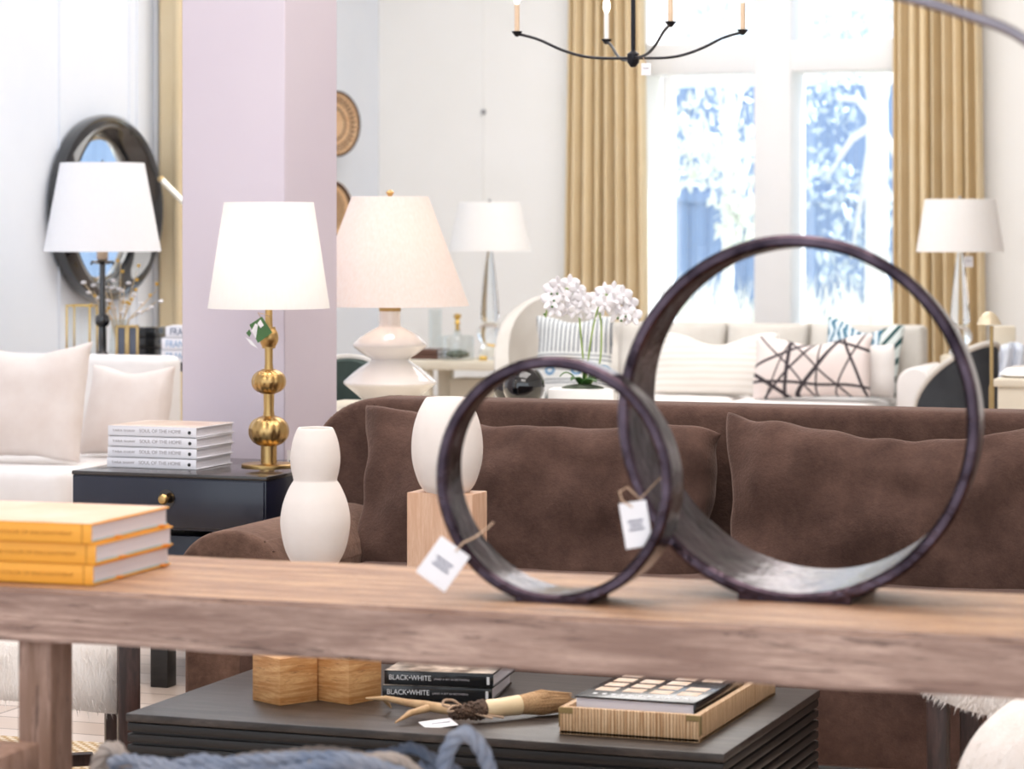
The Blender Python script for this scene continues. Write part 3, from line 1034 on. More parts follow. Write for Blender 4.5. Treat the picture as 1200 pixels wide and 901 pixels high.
# rattan tray and its book
tn = onZ(820, 871, TZ)
TW, TD, THH = 0.30, 0.61, 0.056
rat, nt, b = newmat('split rattan')
v = coords(nt)
sx_ = math2(nt, 'ADD', dotv(nt, v, (1, 0, 0)), dotv(nt, v, (0, 1, 0)))
cane = math2(nt, 'SINE', math2(nt, 'MULTIPLY', sx_, 900))
jit = noise_tex(nt, coords(nt, (60, 60, 2)), 3, 3)
colr = ramp(nt, jit, [(0.35, 'b48a60'), (0.6, 'e2c29c')])
nt.links.new(mixc(nt, math2(nt, 'LESS_THAN', cane, -0.75), colr, '8a6238'), b.inputs['Base Color'])
b.inputs['Roughness'].default_value = 0.5
bump(nt, b, cane, 0.3, 0.002)
tr = thing('rattan_tray', 'long shallow rattan tray on the right end of the coffee table', 'tray', (tn.x - TW / 2, tn.y + TD / 2, TZ + 0.0005))
MB().box((0, 0, 0.004), (TW, TD, 0.008), 0.001).done('tray_base', rat, tr)
wt = 0.014
for nm, c_, s_ in (('side_wall', (0, -TD / 2 + wt / 2, THH / 2), (TW, wt, THH)), ('side_wall', (0, TD / 2 - wt / 2, THH / 2), (TW, wt, THH)),
                   ('side_wall', (-TW / 2 + wt / 2, 0, THH / 2), (wt, TD - 2 * wt, THH)), ('side_wall', (TW / 2 - wt / 2, 0, THH / 2), (wt, TD - 2 * wt, THH))):
    MB().box(c_, s_, 0.002).done(nm, rat, tr)
cpm = plain('aged brass plate', '9a8458', 'b09a6a', rough=0.4, metal=0.6)
for x in (-1, 1):
    MB().box((x * (TW / 2 - 0.014), -TD / 2, THH - 0.007), (0.03, 0.002, 0.012), 0.0005, 1).box((x * (TW / 2), -TD / 2 + 0.006, THH * 0.6), (0.002, 0.016, THH * 0.7), 0.0005, 1).done('corner_plate', cpm, tr)

tb = thing('book', 'thick black coffee-table book with white squares lying in the rattan tray', 'book', (tn.x - 0.155, tn.y + 0.055, TZ + 0.009), R(-1))
BW, BD, BT = 0.262, 0.36, 0.062
MB().box((0, BD / 2, 0.002), (BW, BD, 0.004), 0.001).box((0, BD / 2, BT - 0.002), (BW, BD, 0.004), 0.001).box((BW / 2 - 0.002, BD / 2, BT / 2), (0.004, BD, BT), 0.001).done('cover', M['black_cover'], tb)
MB().box((-0.002, BD / 2, BT / 2), (BW - 0.008, BD - 0.008, BT - 0.008), 0.001).done('pages', M['pages_white'], tb)
mb = MB()
for i in range(4):
    for j in range(4):
        if (i, j) in ((1, 3), (3, 2)):
            continue
        mb.box((-0.093 + i * 0.06, 0.10 + j * 0.06, BT + 0.0003), (0.044, 0.042, 0.0006), 0.0)
mb.done('cover_picture', plain('cover photographs', 'f0ded0', 'e0b894', rough=0.3, scale=30), tb)
mb = MB()
for k in range(11):
    mb.box((-0.1 + 0.02 * k, 0.04, BT + 0.0003), (0.009, 0.013, 0.0006))
mb.done('title_marks', M['pale_text'], tb)

# antler-handled brush
q = lambda px, py: onZ(px, py, TZ)
A0, J, T2, B0, FE, BR = q(429, 832), q(498, 842), q(463, 851), q(545, 848), q(568, 846), q(662, 836)
root = thing('antler_brush', 'antler-handled brush lying on the coffee table before the black books', 'brush', (J.x, J.y, TZ + 0.0035))
lo = lambda p, z: Vector((p.x - J.x, p.y - J.y, z))
MB().tube([lo(A0, 0.022), lo(A0.lerp(J, 0.35), 0.028), lo(A0.lerp(J, 0.7), 0.025), lo(J, 0.024), lo(J.lerp(B0, 0.6), 0.022), lo(B0, 0.022)],
          [0.002, 0.006, 0.008, 0.011, 0.011, 0.012], 12).tube([lo(J.lerp(B0, 0.15), 0.022), lo(J.lerp(T2, 0.5), 0.016), lo(T2, 0.004)], [0.009, 0.007, 0.0015], 12).tube(
          [lo(A0.lerp(J, 0.3), 0.026), lo(A0.lerp(J, 0.32) + Vector((0, 0.02, 0)), 0.012), lo(A0.lerp(J, 0.34) + Vector((0, 0.03, 0)), 0.002)], [0.005, 0.004, 0.0012], 8).done('antler_handle', M['antler'], root)
bd = (FE - B0)
mb = MB()
rnd = random.Random(2)
mb.tube([lo(B0 - bd * 0.75, 0.022), lo(B0 - bd * 0.2, 0.022), lo(B0 + bd * 0.3, 0.023), lo(B0 + bd * 0.9, 0.024), lo(FE, 0.024)], [0.0125, 0.0135, 0.016, 0.021, 0.018], 16)
for k in range(130):
    a, s_ = rnd.uniform(0, 2 * pi), rnd.uniform(-0.7, 1)
    c_ = lo(B0 + bd * s_, 0.023) + Vector((bd.normalized().cross(Vector((0, 0, 1))) * cos(a) + Vector((0, 0, sin(a)))) * (0.0155 + 0.0045 * s_))
    if c_.z > 0.004:
        mb.ball(c_, rnd.uniform(0.002, 0.0042), 6)
mb.done('burr', M['burr'], root)
fe2 = FE.lerp(BR, 0.42)
MB().tube([lo(FE, 0.024), lo(FE.lerp(fe2, 0.1), 0.024), lo(FE.lerp(fe2, 0.5), 0.024), lo(fe2, 0.025)], [0.017, 0.0195, 0.0195, 0.0215], 24).done('ferrule', M['bone'], root)
bb = BR - fe2
mb = MB()
mb.tube([lo(fe2 - bb * 0.03, 0.025), lo(fe2 + bb * 0.3, 0.026), lo(fe2 + bb * 0.7, 0.024), lo(BR, 0.021)], [0.0195, 0.024, 0.0235, 0.019], 24)
for k in range(420):
    a = rnd.uniform(0, 2 * pi)
    sd = bb.normalized().cross(Vector((0, 0, 1)))
    off = (sd * cos(a) + Vector((0, 0, sin(a))))
    p0 = lo(fe2, 0.025) + off * 0.018
    p1 = lo(fe2 + bb * 0.5, 0.0255) + off * rnd.uniform(0.0235, 0.0265)
    p2 = lo(BR + bb * rnd.uniform(-0.05, 0.12), 0.022) + off * rnd.uniform(0.012, 0.02)
    mb.tube([p0, p1, p2], [0.0012, 0.0012, 0.0004], 4)
mb.done('bristles', M['bristle'], root)
mb = MB()
s0 = lo(J.lerp(B0, 0.85), 0.034)
ax = bd.normalized()
sd = ax.cross(Vector((0, 0, 1)))
up_ = Vector((0, 0, 1))
s0 = s0 + sd * 0.012
for pts in ([s0, s0 - ax * 0.018 + up_ * 0.014, s0 - ax * 0.042 + up_ * 0.017 + sd * 0.004, s0 - ax * 0.048 + up_ * 0.006 + sd * 0.008, s0 - ax * 0.02 - up_ * 0.001 + sd * 0.006, s0],
            [s0, s0 - ax * 0.026 + up_ * 0.004 + sd * 0.01, s0 - ax * 0.04 - up_ * 0.006 + sd * 0.014, s0 - ax * 0.018 - up_ * 0.008 + sd * 0.01, s0],
            [s0, s0 + ax * 0.022 + sd * 0.014 - up_ * 0.008, s0 + ax * 0.05 + sd * 0.018 - up_ * 0.020, s0 + ax * 0.088 + sd * 0.022 - up_ * 0.027],
            [s0, s0 + ax * 0.028 + sd * 0.018 - up_ * 0.016, s0 + ax * 0.06 + sd * 0.026 - up_ * 0.026]):
    smp = [s0]
    for q_ in range(len(pts) - 1):
        for r_ in range(1, 6):
            smp.append(pts[q_].lerp(pts[q_ + 1], r_ / 5))
    for it in range(2):
        smp = [smp[0]] + [(smp[q_ - 1] + smp[q_] * 2 + smp[q_ + 1]) / 4 for q_ in range(1, len(smp) - 1)] + [smp[-1]]
    mb.tube(smp, 0.0027, 6)
mb.done('twine_bow', M['string'], root)
tt = q(516, 850)
o = thing('price_tag', 'white price tag under the twine of the antler brush', 'tag', (tt.x, tt.y, TZ + 0.012), R(2))
o.rotation_euler = (R(28), 0, R(8))
MB().prism([(-0.045, -0.012), (-0.02, -0.034), (0.042, -0.016), (0.02, 0.006)], 0, 0.0012).done('card', M['paper'], o)
MB().box((0.0, -0.012, 0.0015), (0.04, 0.002, 0.0004), M=Matrix.Rotation(0.25, 4, 'Z')).done('print', M['ink'], o)

# ------------------------------------------------------------------ rope basket under the console
bc = ray(352, 4.36)
bk = thing('rope_basket', 'loose blue-grey rope basket with loop handles under the console', 'basket', (bc.x, bc.y, 0), R(12))
def strand_rope(mb, pts, r, turns_per_m=28, closed=False, seg=6):
    P = [Vector(p) for p in pts]
    # dense resample
    Q = []
    for i in range(len(P) - 1):
        p0, p1, p2, p3 = P[max(0, i - 1)], P[i], P[i + 1], P[min(len(P) - 1, i + 2)]
        n = max(3, int((p2 - p1).length / 0.006))
        for k in range(n):
            t_ = k / n
            Q.append(0.5 * (2 * p1 + (p2 - p0) * t_ + (2 * p0 - 5 * p1 + 4 * p2 - p3) * t_ ** 2 + (3 * p1 - p0 - 3 * p2 + p3) * t_ ** 3))
    Q.append(P[-1])
    for s in range(3):
        out, dist = [], 0
        for i, p in enumerate(Q):
            tan = (Q[min(i + 1, len(Q) - 1)] - Q[max(i - 1, 0)]).normalized()
            ref = Vector((0, 1, 0)) if abs(tan.y) < 0.9 else Vector((1, 0, 0))
            n1 = (ref - tan * ref.dot(tan)).normalized()
            n2 = tan.cross(n1)
            if i:
                dist += (p - Q[i - 1]).length
            a = dist * turns_per_m * 2 * pi / 3 + s * 2 * pi / 3
            out.append(p + (n1 * cos(a) + n2 * sin(a)) * r * 0.5)
        mb.tube(out, r * 0.6, seg)
ex, ey = 0.31, 0.19
mb = MB()
for k in range(15):
    z = 0.016 + k * 0.031
    rr = 0.86 + 0.14 * sin(pi * min(1, z / 0.5) * 0.6)
    mb.tube([(ex * rr * cos(a * 2 * pi / 40), ey * rr * sin(a * 2 * pi / 40), z + 0.006 * sin(a * 1.3 + k)) for a in range(40)], 0.0185, 8, closed=True)
mb.tube([(0, 0, 0.01), (0, 0, 0.02)], [0.18, 0.18], 24)
mb.done('coiled_wall', M['rope'], bk)
rnd = random.Random(4)
# loose strands along the rim, front and back
for k in range(30):
    a0 = pi + k / 22 * pi * 1.0 + rnd.uniform(-0.1, 0.1)
    if k > 21:
        a0 = rnd.uniform(0.3, 2.8)
    span = rnd.uniform(0.7, 1.3)
    pts = []
    zb = 0.495 + 0.035 * sin((a0 - pi)) + rnd.uniform(-0.012, 0.014)
    for j in range(7):
        a = a0 + span * j / 6
        dz = -0.07 * max(0, cos(a) - 0.55) / 0.45
        rr = 0.97 + rnd.uniform(-0.03, 0.05)
        pts.append((ex * rr * cos(a), ey * rr * sin(a), zb + dz + 0.022 * sin(pi * j / 6) + rnd.uniform(-0.004, 0.004)))
    mb = MB()
    strand_rope(mb, pts, 0.0095, 45)
    mb.done('rim_strand', M['rope'] if k % 6 else M['rope_tan'], bk)
mb = MB()
strand_rope(mb, [(0.245, -0.10, 0.44), (0.248, -0.115, 0.51), (0.258, -0.12, 0.567), (0.284, -0.12, 0.594), (0.311, -0.115, 0.567), (0.325, -0.10, 0.51), (0.332, -0.08, 0.44)], 0.0125, 45)
mb.done('handle', M['rope'], bk)
mb = MB()
strand_rope(mb, [(-0.325, -0.03, 0.44), (-0.325, -0.04, 0.50), (-0.308, -0.045, 0.538), (-0.285, -0.05, 0.538), (-0.268, -0.05, 0.50), (-0.265, -0.04, 0.44)], 0.0125, 45)
mb.done('handle', M['rope_tan'], bk)

# ------------------------------------------------------------------ brown sofa
SX0, SX1 = -3.33, -0.55
SY0, SYB = 6.52, 7.60
so = thing('brown_sofa', 'large chocolate brown velvet sofa behind the coffee table', 'sofa', ((SX0 + SX1) / 2, (SY0 + SYB) / 2, 0))
sxc, syc = so.location.x, so.location.y
W2 = (SX1 - SX0) / 2
yb = SYB - syc          # rear
yf = SY0 - syc          # front
# back: rounded upper corners
mb = MB()
poly = []
bw, bh, rr = W2, 0.872, 0.22
def back_outline():
    pts = [(-bw, 0.12), (bw, 0.12)]
    for k in range(13):
        a = k / 12 * pi / 2
        pts.append((bw - rr + rr * cos(a), bh - rr * 0.78 + rr * 0.78 * sin(a)))
    for k in range(13):
        a = pi / 2 + k / 12 * pi / 2
        pts.append((-bw + rr + rr * cos(a), bh - rr * 0.78 + rr * 0.78 * sin(a)))
    return pts
Mx = Matrix.Translation((0, yb, 0)) @ Matrix.Rotation(pi / 2, 4, 'X')
mb.prism(back_outline(), 0, 0.20, 0.035, M=Mx)
mb.done('backrest', M['velvet'], so, angle=60)
MB().box((0, -0.08, 0.22), (2 * W2 - 0.3, yb - yf - 0.25, 0.2), 0.03).box((0, yf + 0.10, 0.20), (2 * W2 - 0.34, 0.16, 0.30), 0.03).done('seat_base', M['velvet'], so)
# arms with a rolled front
for s in (-1, 1):
    mb = MB()
    aw = 0.27
    pts = []
    # cross section in xz
    sec = [(-aw / 2, 0.05), (aw / 2, 0.05), (aw / 2, 0.40)]
    for k in range(15):
        a = -0.35 + k / 14 * (pi + 0.7)
        sec.append((0.0 + (aw / 2 + 0.02) * cos(a) , 0.452 + 0.118 * sin(a)))
    sec.append((-aw / 2, 0.40))
    Mx = Matrix.Translation((s * (W2 - aw / 2 - 0.01), yf + 0.03 + 0.82, 0)) @ Matrix.Rotation(pi / 2, 4, 'X')
    mb.prism(sec, 0, 0.82, 0.022, M=Mx)
    mb.done('arm', M['velvet_arm'], so, angle=60)
for s in (-1, 1):
    o = MB().box((s * (W2 - 0.28) / 2, -0.13, 0.36), ((W2 - 0.29), 0.72, 0.16), 0.05, 4).done('seat_cushion', M['velvet'], so, sub=1)
for x in (-W2 + 0.12, W2 - 0.12):
    for y in (yf + 0.12, yb - 0.08):
        MB().lathe([(0, 0), (0.025, 0), (0.035, 0.06), (0, 0.06)], 16, (x, y, 0)).done('foot', M['dark_leg'], so)
# loose back cushions
bl, brr = onY(418, 7.2), onY(843, 7.2)
for k, (xa, xb, sd_) in enumerate(((bl.x, brr.x + 0.004, 2), (brr.x + 0.0, brr.x + 1.0, 5))):
    mb = pillow_bm(xb - xa, 0.60, 0.28, pinch=0.06, dent=0.05, seed=sd_, pw=0.30, n=52, wr=0.022, dentw=0.8, pucker=0.03, slump=0.045 if k == 0 else 0.0)
    o = mb.done('back_cushion', M['velvet'], so, sub=1, angle=180)
    o.location = ((xa + xb) / 2 - sxc, 7.13 - syc, 0.285)
    o.rotation_euler = (R(-13), 0, 0)

# ------------------------------------------------------------------ side table, lamp and white books
BZ = 0.64
sA, sB = onY(85, 7.30), onY(312, 7.30)
st = thing('side_table', 'dark navy lacquered side table with a brass knob beside the sofa', 'table', ((sA.x + sB.x) / 2, 7.58, 0))
sw, sdp = sB.x - sA.x, 0.56
MB().box((0, 0, BZ - 0.006), (sw + 0.004, sdp + 0.004, 0.012), 0.002).done('table_top', plain('bronze edged top', '2c2826', '3a3432', rough=0.2, coat=0.4), st)
MB().box((0, 0, BZ - 0.09), (sw, sdp, 0.155), 0.003).done('carcass', M['navy'], st)
dr = MB().box((0, -sdp / 2 - 0.002, BZ - 0.087), (sw - 0.01, 0.012, 0.142), 0.002).done('drawer', M['navy'], st)
kn = MB().lathe([(0, 0), (0.028, 0), (0.028, 0.003), (0, 0.003)], 28, M=Matrix.Translation((-0.0, -sdp / 2 - 0.008, BZ - 0.074)) @ Matrix.Rotation(pi / 2, 4, 'X')).done('knob_plate', M['black_glass'], dr)
MB().lathe([(0, 0), (0.008, 0), (0.008, 0.012), (0.014, 0.016), (0.016, 0.024), (0.012, 0.031), (0, 0.034)], 24, M=Matrix.Translation((-0.0, -sdp / 2 - 0.01, BZ - 0.074)) @ Matrix.Rotation(pi / 2, 4, 'X')).done('knob', M['brass'], dr)
MB().box((0, 0.02, BZ - 0.32), (sw - 0.03, sdp - 0.06, 0.26), 0.003).done('lower_cabinet', M['navy'], st)
for x in (-sw / 2 + 0.04, sw / 2 - 0.04):
    for y in (-sdp / 2 + 0.05, sdp / 2 - 0.05):
        MB().box((x, y, 0.11), (0.055, 0.055, 0.22), 0.003).done('leg', M['black_wood'], st)
MB().box((onY(186, 7.3).x - st.location.x, -sdp / 2 + 0.03, 0.11), (0.058, 0.058, 0.22), 0.003).done('leg', M['black_wood'], st)

p = onZ(229.5, 551, BZ)
SWD, SDP, STH = 0.302, 0.255, 0.0305
for k in range(4):
    where = ('lowest of the four', 'second from the bottom', 'third from the bottom', 'topmost of the four')[k]
    j = (0, 0.002, 0.003, 0.002)[k]
    b_ = book('white hardback on the navy side table, %s' % where, M['white_cover'], M['pages_white'], (p.x - SWD / 2 + j, p.y, BZ + 0.001 + k * (STH + 0.0018)), R(0.5 - k * 0.4), SWD, SDP, STH, 'white books on the side table')
    text('TARA SHAW', 0.078, M['grey_text'], b_, (-0.135, -0.0006, 0.0125), height=0.007)
    text('SOUL OF THE HOME', 0.142, M['grey_text'], b_, (-0.042, -0.0006, 0.0118), height=0.0105)
    MB().lathe([(0, 0), (0.0055, 0), (0.0055, 0.0008), (0, 0.0008)], 14, M=Matrix.Translation((0.128, 0.0, 0.0145)) @ Matrix.Rotation(pi / 2, 4, 'X')).done('publisher_mark', M['black_cover'], b_)
MB().box((0, SDP / 2, STH + 0.0004), (SWD - 0.006, SDP - 0.006, 0.0008)).done('jacket_picture', plain('jacket photograph', 'f0e4da', 'c9a68c', rough=0.3, scale=7), b_)

def cone_shade(mb, r0, z0, r1, z1, th=0.003, seg=64):
    mb.lathe([(r0, z0), (r1, z1), (r1 - th, z1), (r0 - th, z0), (r0, z0)], seg)
    return mb

def lamp_bits(root, top_r, top_z, has_finial=True, finial=None, harp=M['brass']):
    mb = MB()
    for k in range(3):
        a = k * 2 * pi / 3
        mb.tube([(0, 0, top_z - 0.012), (top_r * cos(a), top_r * sin(a), top_z - 0.006)], 0.0018, 6)
    mb.done('shade_spider', harp, root)

# brass bobbin lamp
ld = 8.38
lp = ray(315, ld)
LZ = BZ + 0.001
root = thing('table_lamp', 'brass stacked-ball table lamp with white shade on the navy side table', 'lamp', (lp.x, lp.y, LZ))
k_ = ld / FPX
zz = lambda y: zat(y, ld) - LZ
MB().lathe([(0, 0), (32 * k_, 0), (32 * k_, 0.007), (31 * k_, 0.009), (8 * k_, 0.010), (0, 0.010)], 56).done('base_plate', M['brass'], root)
prof = [(10 * k_, 0.008), (9.5 * k_, zz(524)), (10 * k_, zz(522))]
MB().lathe([(9.5 * k_, 0.008), (9.5 * k_, zz(520)), (0, zz(520))], 32).done('stem', M['brass'], root)
def bobbin(rad, yc, hh):
    pr = []
    for k in range(17):
        a = -pi / 2 + pi * k / 16
        x = abs(cos(a)) ** 0.75
        z = sin(a)
        pr.append((max(8 * k_, rad * k_ * x), zz(yc) + hh * k_ * z))
    return [(0, pr[0][1])] + pr + [(0, pr[-1][1])]
def lobed(prof, lobes, depth):
    mb = MB()
    t = bmesh.new()
    seg = 96
    rings = []
    for r, z in prof:
        if r < 1e-6:
            rings.append([t.verts.new((0, 0, z))])
        else:
            rings.append([t.verts.new((r * (1 - depth * (0.5 - 0.5 * abs(cos(lobes * 0.5 * 2 * pi * q / seg)))) * cos(2 * pi * q / seg), r * (1 - depth * (0.5 - 0.5 * abs(cos(lobes * 0.5 * 2 * pi * q / seg)))) * sin(2 * pi * q / seg), z)) for q in range(seg)])
    for a, b_ in zip(rings, rings[1:]):
        for q in range(seg):
            q2 = (q + 1) % seg
            if len(a) == 1:
                t.faces.new((a[0], b_[q2], b_[q]))
            elif len(b_) == 1:
                t.faces.new((a[q], a[q2], b_[0]))
            else:
                t.faces.new((a[q], a[q2], b_[q2], b_[q]))
    return mb.add(t)
lobed(bobbin(24, 505, 18), 12, 0.10).done('lower_ball', M['brass'], root, angle=60)
MB().lathe([(7 * k_, zz(488)), (6 * k_, zz(480)), (6.5 * k_, zz(459)), (0, zz(459))], 32).done('stem', M['brass'], root)
lobed(bobbin(20.5, 447, 14.5), 12, 0.10).done('middle_ball', M['brass'], root, angle=60)
MB().lathe([(5.5 * k_, zz(433)), (4.6 * k_, zz(425)), (5 * k_, zz(404)), (0, zz(404))], 32).done('stem', M['brass'], root)
MB().lathe(bobbin(11.5, 395.5, 12.5), 32).done('upper_ball', M['brass'], root, angle=60)
MB().lathe([(5 * k_, zz(387)), (4.4 * k_, zz(378)), (4 * k_, zz(345)), (0, zz(345))], 32).done('stem', M['brass'], root)
cone_shade(MB(), 71.5 * k_, zz(361), 52.5 * k_, zz(237)).done('shade', M['shade'], root)
lamp_bits(root, 52 * k_, zz(237))
MB().tube([(0, 0, zz(345)), (0, 0, zz(238))], 0.004, 8).done('harp_rod', M['brass'], root)
MB().ball((0.0, 0, zz(305)), 0.028, 16).done('bulb', M['bulb'], root)
add_light('POINT', 'brass_lamp_light', (lp.x, lp.y + 0.0, LZ + zz(300)), 2.0, (1, 0.93, 0.88), size=0.05)
g = at(300, 392, ld - 0.07)
root = thing('hang_tag', 'green and white diamond hang tag on the brass lamp stem', 'tag', (g.x, g.y, g.z), TH)
MB().prism([(-0.02, 0.03), (0.006, -0.026), (0.05, 0.006), (0.018, 0.055)], 0, 0.0012, M=Matrix.Rotation(pi / 2, 4, 'X')).done('green_card', M['green_card'], root)
MB().prism([(-0.014, 0.012), (0.0, -0.012), (0.006, 0.03), (-0.002, 0.034)], 0.002, 0.003, M=Matrix.Rotation(pi / 2, 4, 'X')).done('white_band', M['paper'], root)
MB().prism([(0.004, 0.034), (0.014, 0.046), (0.024, 0.028), (0.014, 0.02)], 0.002, 0.003, M=Matrix.Rotation(pi / 2, 4, 'X')).done('white_window', M['paper'], root)
MB().prism([(-0.032, -0.008), (-0.016, -0.03), (0.006, -0.042), (-0.014, -0.018)], 0.003, 0.0042, M=Matrix.Rotation(pi / 2, 4, 'X')).done('price_slip', M['paper'], root)
MB().prism([(-0.03, 0.005), (-0.02, 0.016), (-0.014, 0.004), (-0.02, -0.008)], 0.0, 0.0012, M=Matrix.Rotation(pi / 2, 4, 'X')).done('green_corner', M['green_card'], root)
MB().tube([(0.016, 0, 0.05), (0.006, 0.0, 0.066), (0.028, 0.02, 0.06), (0.036, 0.06, 0.052)], 0.0012, 6).done('string', M['string'], root)
g = at(347, 548, 7.99)
root = thing('price_tag', 'small white price card standing on the side table behind the gourd vase', 'tag', (onY(343, 7.72).x, 7.72, BZ), TH)
MB().box((0, 0, 0.022), (0.035, 0.001, 0.044), 0.0003, 1).done('card', M['paper'], root)
MB().box((-0.004, -0.001, 0.010), (0.014, 0.0006, 0.006)).done('print', M['ink'], root)

# ------------------------------------------------------------------ table behind the sofa, white lamp, orchid, black globes
PZ = 0.745
bt = thing('sofa_table', 'cream wood table behind the brown sofa back, under the orchid planter', 'table', (-2.9, 8.84, 0))
MB().box((0, 0, PZ - 0.02), (2.2, 0.7, 0.04), 0.006).done('table_top', M['cream_wood'], bt)
MB().box((0, 0, PZ - 0.075), (2.1, 0.6, 0.07), 0.004).done('apron', M['cream_wood'], bt)
for x in (-1.03, 1.03):
    for y in (-0.28, 0.28):
        MB().box((x, y, (PZ - 0.04) / 2), (0.06, 0.06, PZ - 0.04), 0.005).done('leg', M['cream_wood'], bt)

ld = 9.62
lp = ray(457, ld)
k_ = ld / FPX
root = thing('table_lamp', 'large white ceramic table lamp with stacked disc base behind the brown sofa', 'lamp', (lp.x, lp.y, PZ))
zz = lambda y: zat(y, ld) - PZ
rows = [(24, 477), (30, 470), (40, 461), (50, 453), (53.6, 450), (54.5, 448), (53.5, 446), (47, 440), (36, 431), (26, 424.5), (22.5, 422), (22.5, 420), (30, 416), (38, 410), (42.5, 406), (43.5, 404), (42, 401), (34, 394), (22, 387), (15, 383.5), (12.8, 380), (12.5, 364)]
pr = [(hw * k_, zz(y)) for hw, y in rows]
pr = [(0, 0)] + [(24 * k_, 0)] + smooth_profile(pr[1:], 2) + [(0, zz(364))]
MB().lathe(pr, 64).done('ceramic_base', M['ceramic'], root, angle=50)
MB().lathe([(13 * k_, zz(364.5)), (13 * k_, zz(360.5)), (5 * k_, zz(360)), (4.5 * k_, zz(350)), (0, zz(350))], 32).done('cap', M['brass'], root)
cone_shade(MB(), 93 * k_, zz(358), 45 * k_, zz(230.5)).done('shade', M['shade_warm'], root)
lamp_bits(root, 44 * k_, zz(231))
MB().tube([(0, 0, zz(350)), (0, 0, zz(230))], 0.004, 8).done('harp_rod', M['brass'], root)
MB().lathe([(0, zz(222)), (2.5 * k_, zz(223)), (5 * k_, zz(225.5)), (3 * k_, zz(228.5)), (2 * k_, zz(231)), (0, zz(231))], 20).done('finial', M['brass'], root)
MB().ball((0.0, 0, zz(300)), 0.028, 16).done('bulb', M['bulb'], root)
add_light('POINT', 'white_lamp_light', (lp.x, lp.y, PZ + zz(295)), 1.3, (1, 0.88, 0.8), size=0.05)

# orchid
od = 9.25
op = ray(683, od)
root = thing('potted_orchid', 'white moth orchid with arching stems in a white planter behind the sofa', 'plant', (op.x, op.y, PZ), TH * 0.6)
k_ = od / FPX
zz = lambda y: zat(y, od) - PZ
xx = lambda px: (px - 683) * k_
hp = zz(455)
mb = MB()
mb.box((0, 0, hp / 2), (78 * k_, 0.12, hp), 0.006)
mb.done('planter', M['pot'], root)
MB().ball((0, 0, hp - 0.002), 0.05, 16, (1.5, 0.9, 0.35)).done('moss', M['moss'], root)
def leaf(x0, dirx, diry, ln, wd, lift):
    mb = MB()
    def fn(u, v):
        s = u * ln
        ww = wd * math.sin(pi * min(1, 0.12 + 0.88 * u)) ** 0.7 * (v - 0.5)
        h = lift * sin(u * pi * 0.75) + 0.12 * abs(ww)
        return (x0 + dirx * s - diry * ww, diry * s + dirx * ww, hp + 0.008 + h)
    return mb.grid(fn, 12, 6).done('leaf', M['leaf'], root, solid=0.003, angle=180)
for a_ in ((-0.01, -0.9, -0.2, 0.075, 0.045, 0.045), (0.01, 0.9, -0.3, 0.085, 0.045, 0.03), (0.0, 0.6, -0.7, 0.09, 0.042, 0.025), (0.0, -0.5, -0.7, 0.07, 0.04, 0.03), (0.01, 0.8, 0.5, 0.09, 0.04, 0.06), (0.0, 0.5, -0.3, 0.06, 0.036, 0.06)):
    leaf(*a_)
def flower(c, s, yaw, pitch):
    mb = MB()
    E = Euler((pitch, 0, yaw)).to_matrix()
    for k in range(5):
        a = pi / 2 + k * 2 * pi / 5
        wd = 0.95 if k in (1, 4) else 0.55
        def fn(u, v, a=a, wd=wd):
            r = u * s
            ww = (v - 0.5) * s * wd * math.sin(pi * min(1, 0.08 + 0.9 * u)) ** 0.6
            p = Vector((r * cos(a) - ww * sin(a), -0.25 * s * u * u - 0.08 * s * (1 - (2 * v - 1) ** 2), r * sin(a) + ww * cos(a)))
            return Vector(c) + E @ p
        mb.grid(fn, 5, 4)
    mb.ball(Vector(c) + E @ Vector((0, -0.12 * s, -0.05 * s)), 0.17 * s, 8)
    return mb.done('flower', M['petal'], root, solid=0.0012, angle=180)
rnd = random.Random(12)
stems = [[(0, 0, hp), (xx(684), 0, zz(430)), (xx(681), 0, zz(395)), (xx(676), -0.01, zz(352)), (xx(662), -0.01, zz(338)), (xx(645), -0.01, zz(352)), (xx(639), -0.01, zz(372))],
         [(0.01, 0, hp), (xx(689), 0.0, zz(425)), (xx(696), 0.0, zz(380)), (xx(706), 0.0, zz(350)), (xx(720), 0, zz(342)), (xx(735), 0, zz(352)), (xx(741), 0, zz(372))],
         [(0.02, 0.01, hp), (xx(703), 0.02, zz(425)), (xx(705), 0.02, zz(385)), (xx(703), 0.02, zz(360)), (xx(712), 0.02, zz(345)), (xx(726), 0.02, zz(350))]]
for sp in stems:
    sm = smooth_profile([(p[0], p[2]) for p in sp], 5)
    MB().tube([(a, -0.005, b_) for a, b_ in sm], 0.0034, 8).done('stem', M['stem'], root)
fl = [(648, 340), (656, 334), (668, 333), (679, 340), (686, 350), (660, 346), (647, 352), (672, 350), (651, 362), (664, 362), (683, 358), (676, 364),
      (700, 350), (709, 343), (720, 341), (731, 346), (739, 355), (722, 353), (710, 356), (735, 366), (724, 366), (742, 370), (703, 360), (695, 366)]
for x, y in fl:
    flower((xx(x), rnd.uniform(-0.03, 0.02), zz(y)), rnd.uniform(0.031, 0.039), rnd.uniform(-0.5, 0.5), rnd.uniform(-0.3, 0.3))
mb = MB()
for x, y in ((648, 344), (655, 344), (651, 352), (649, 359), (640, 368), (726, 372), (735, 370), (730, 375)):
    mb.ball((xx(x), -0.05, zz(y)), 0.0045, 8)
mb.done('bud', M['leaf'], root)

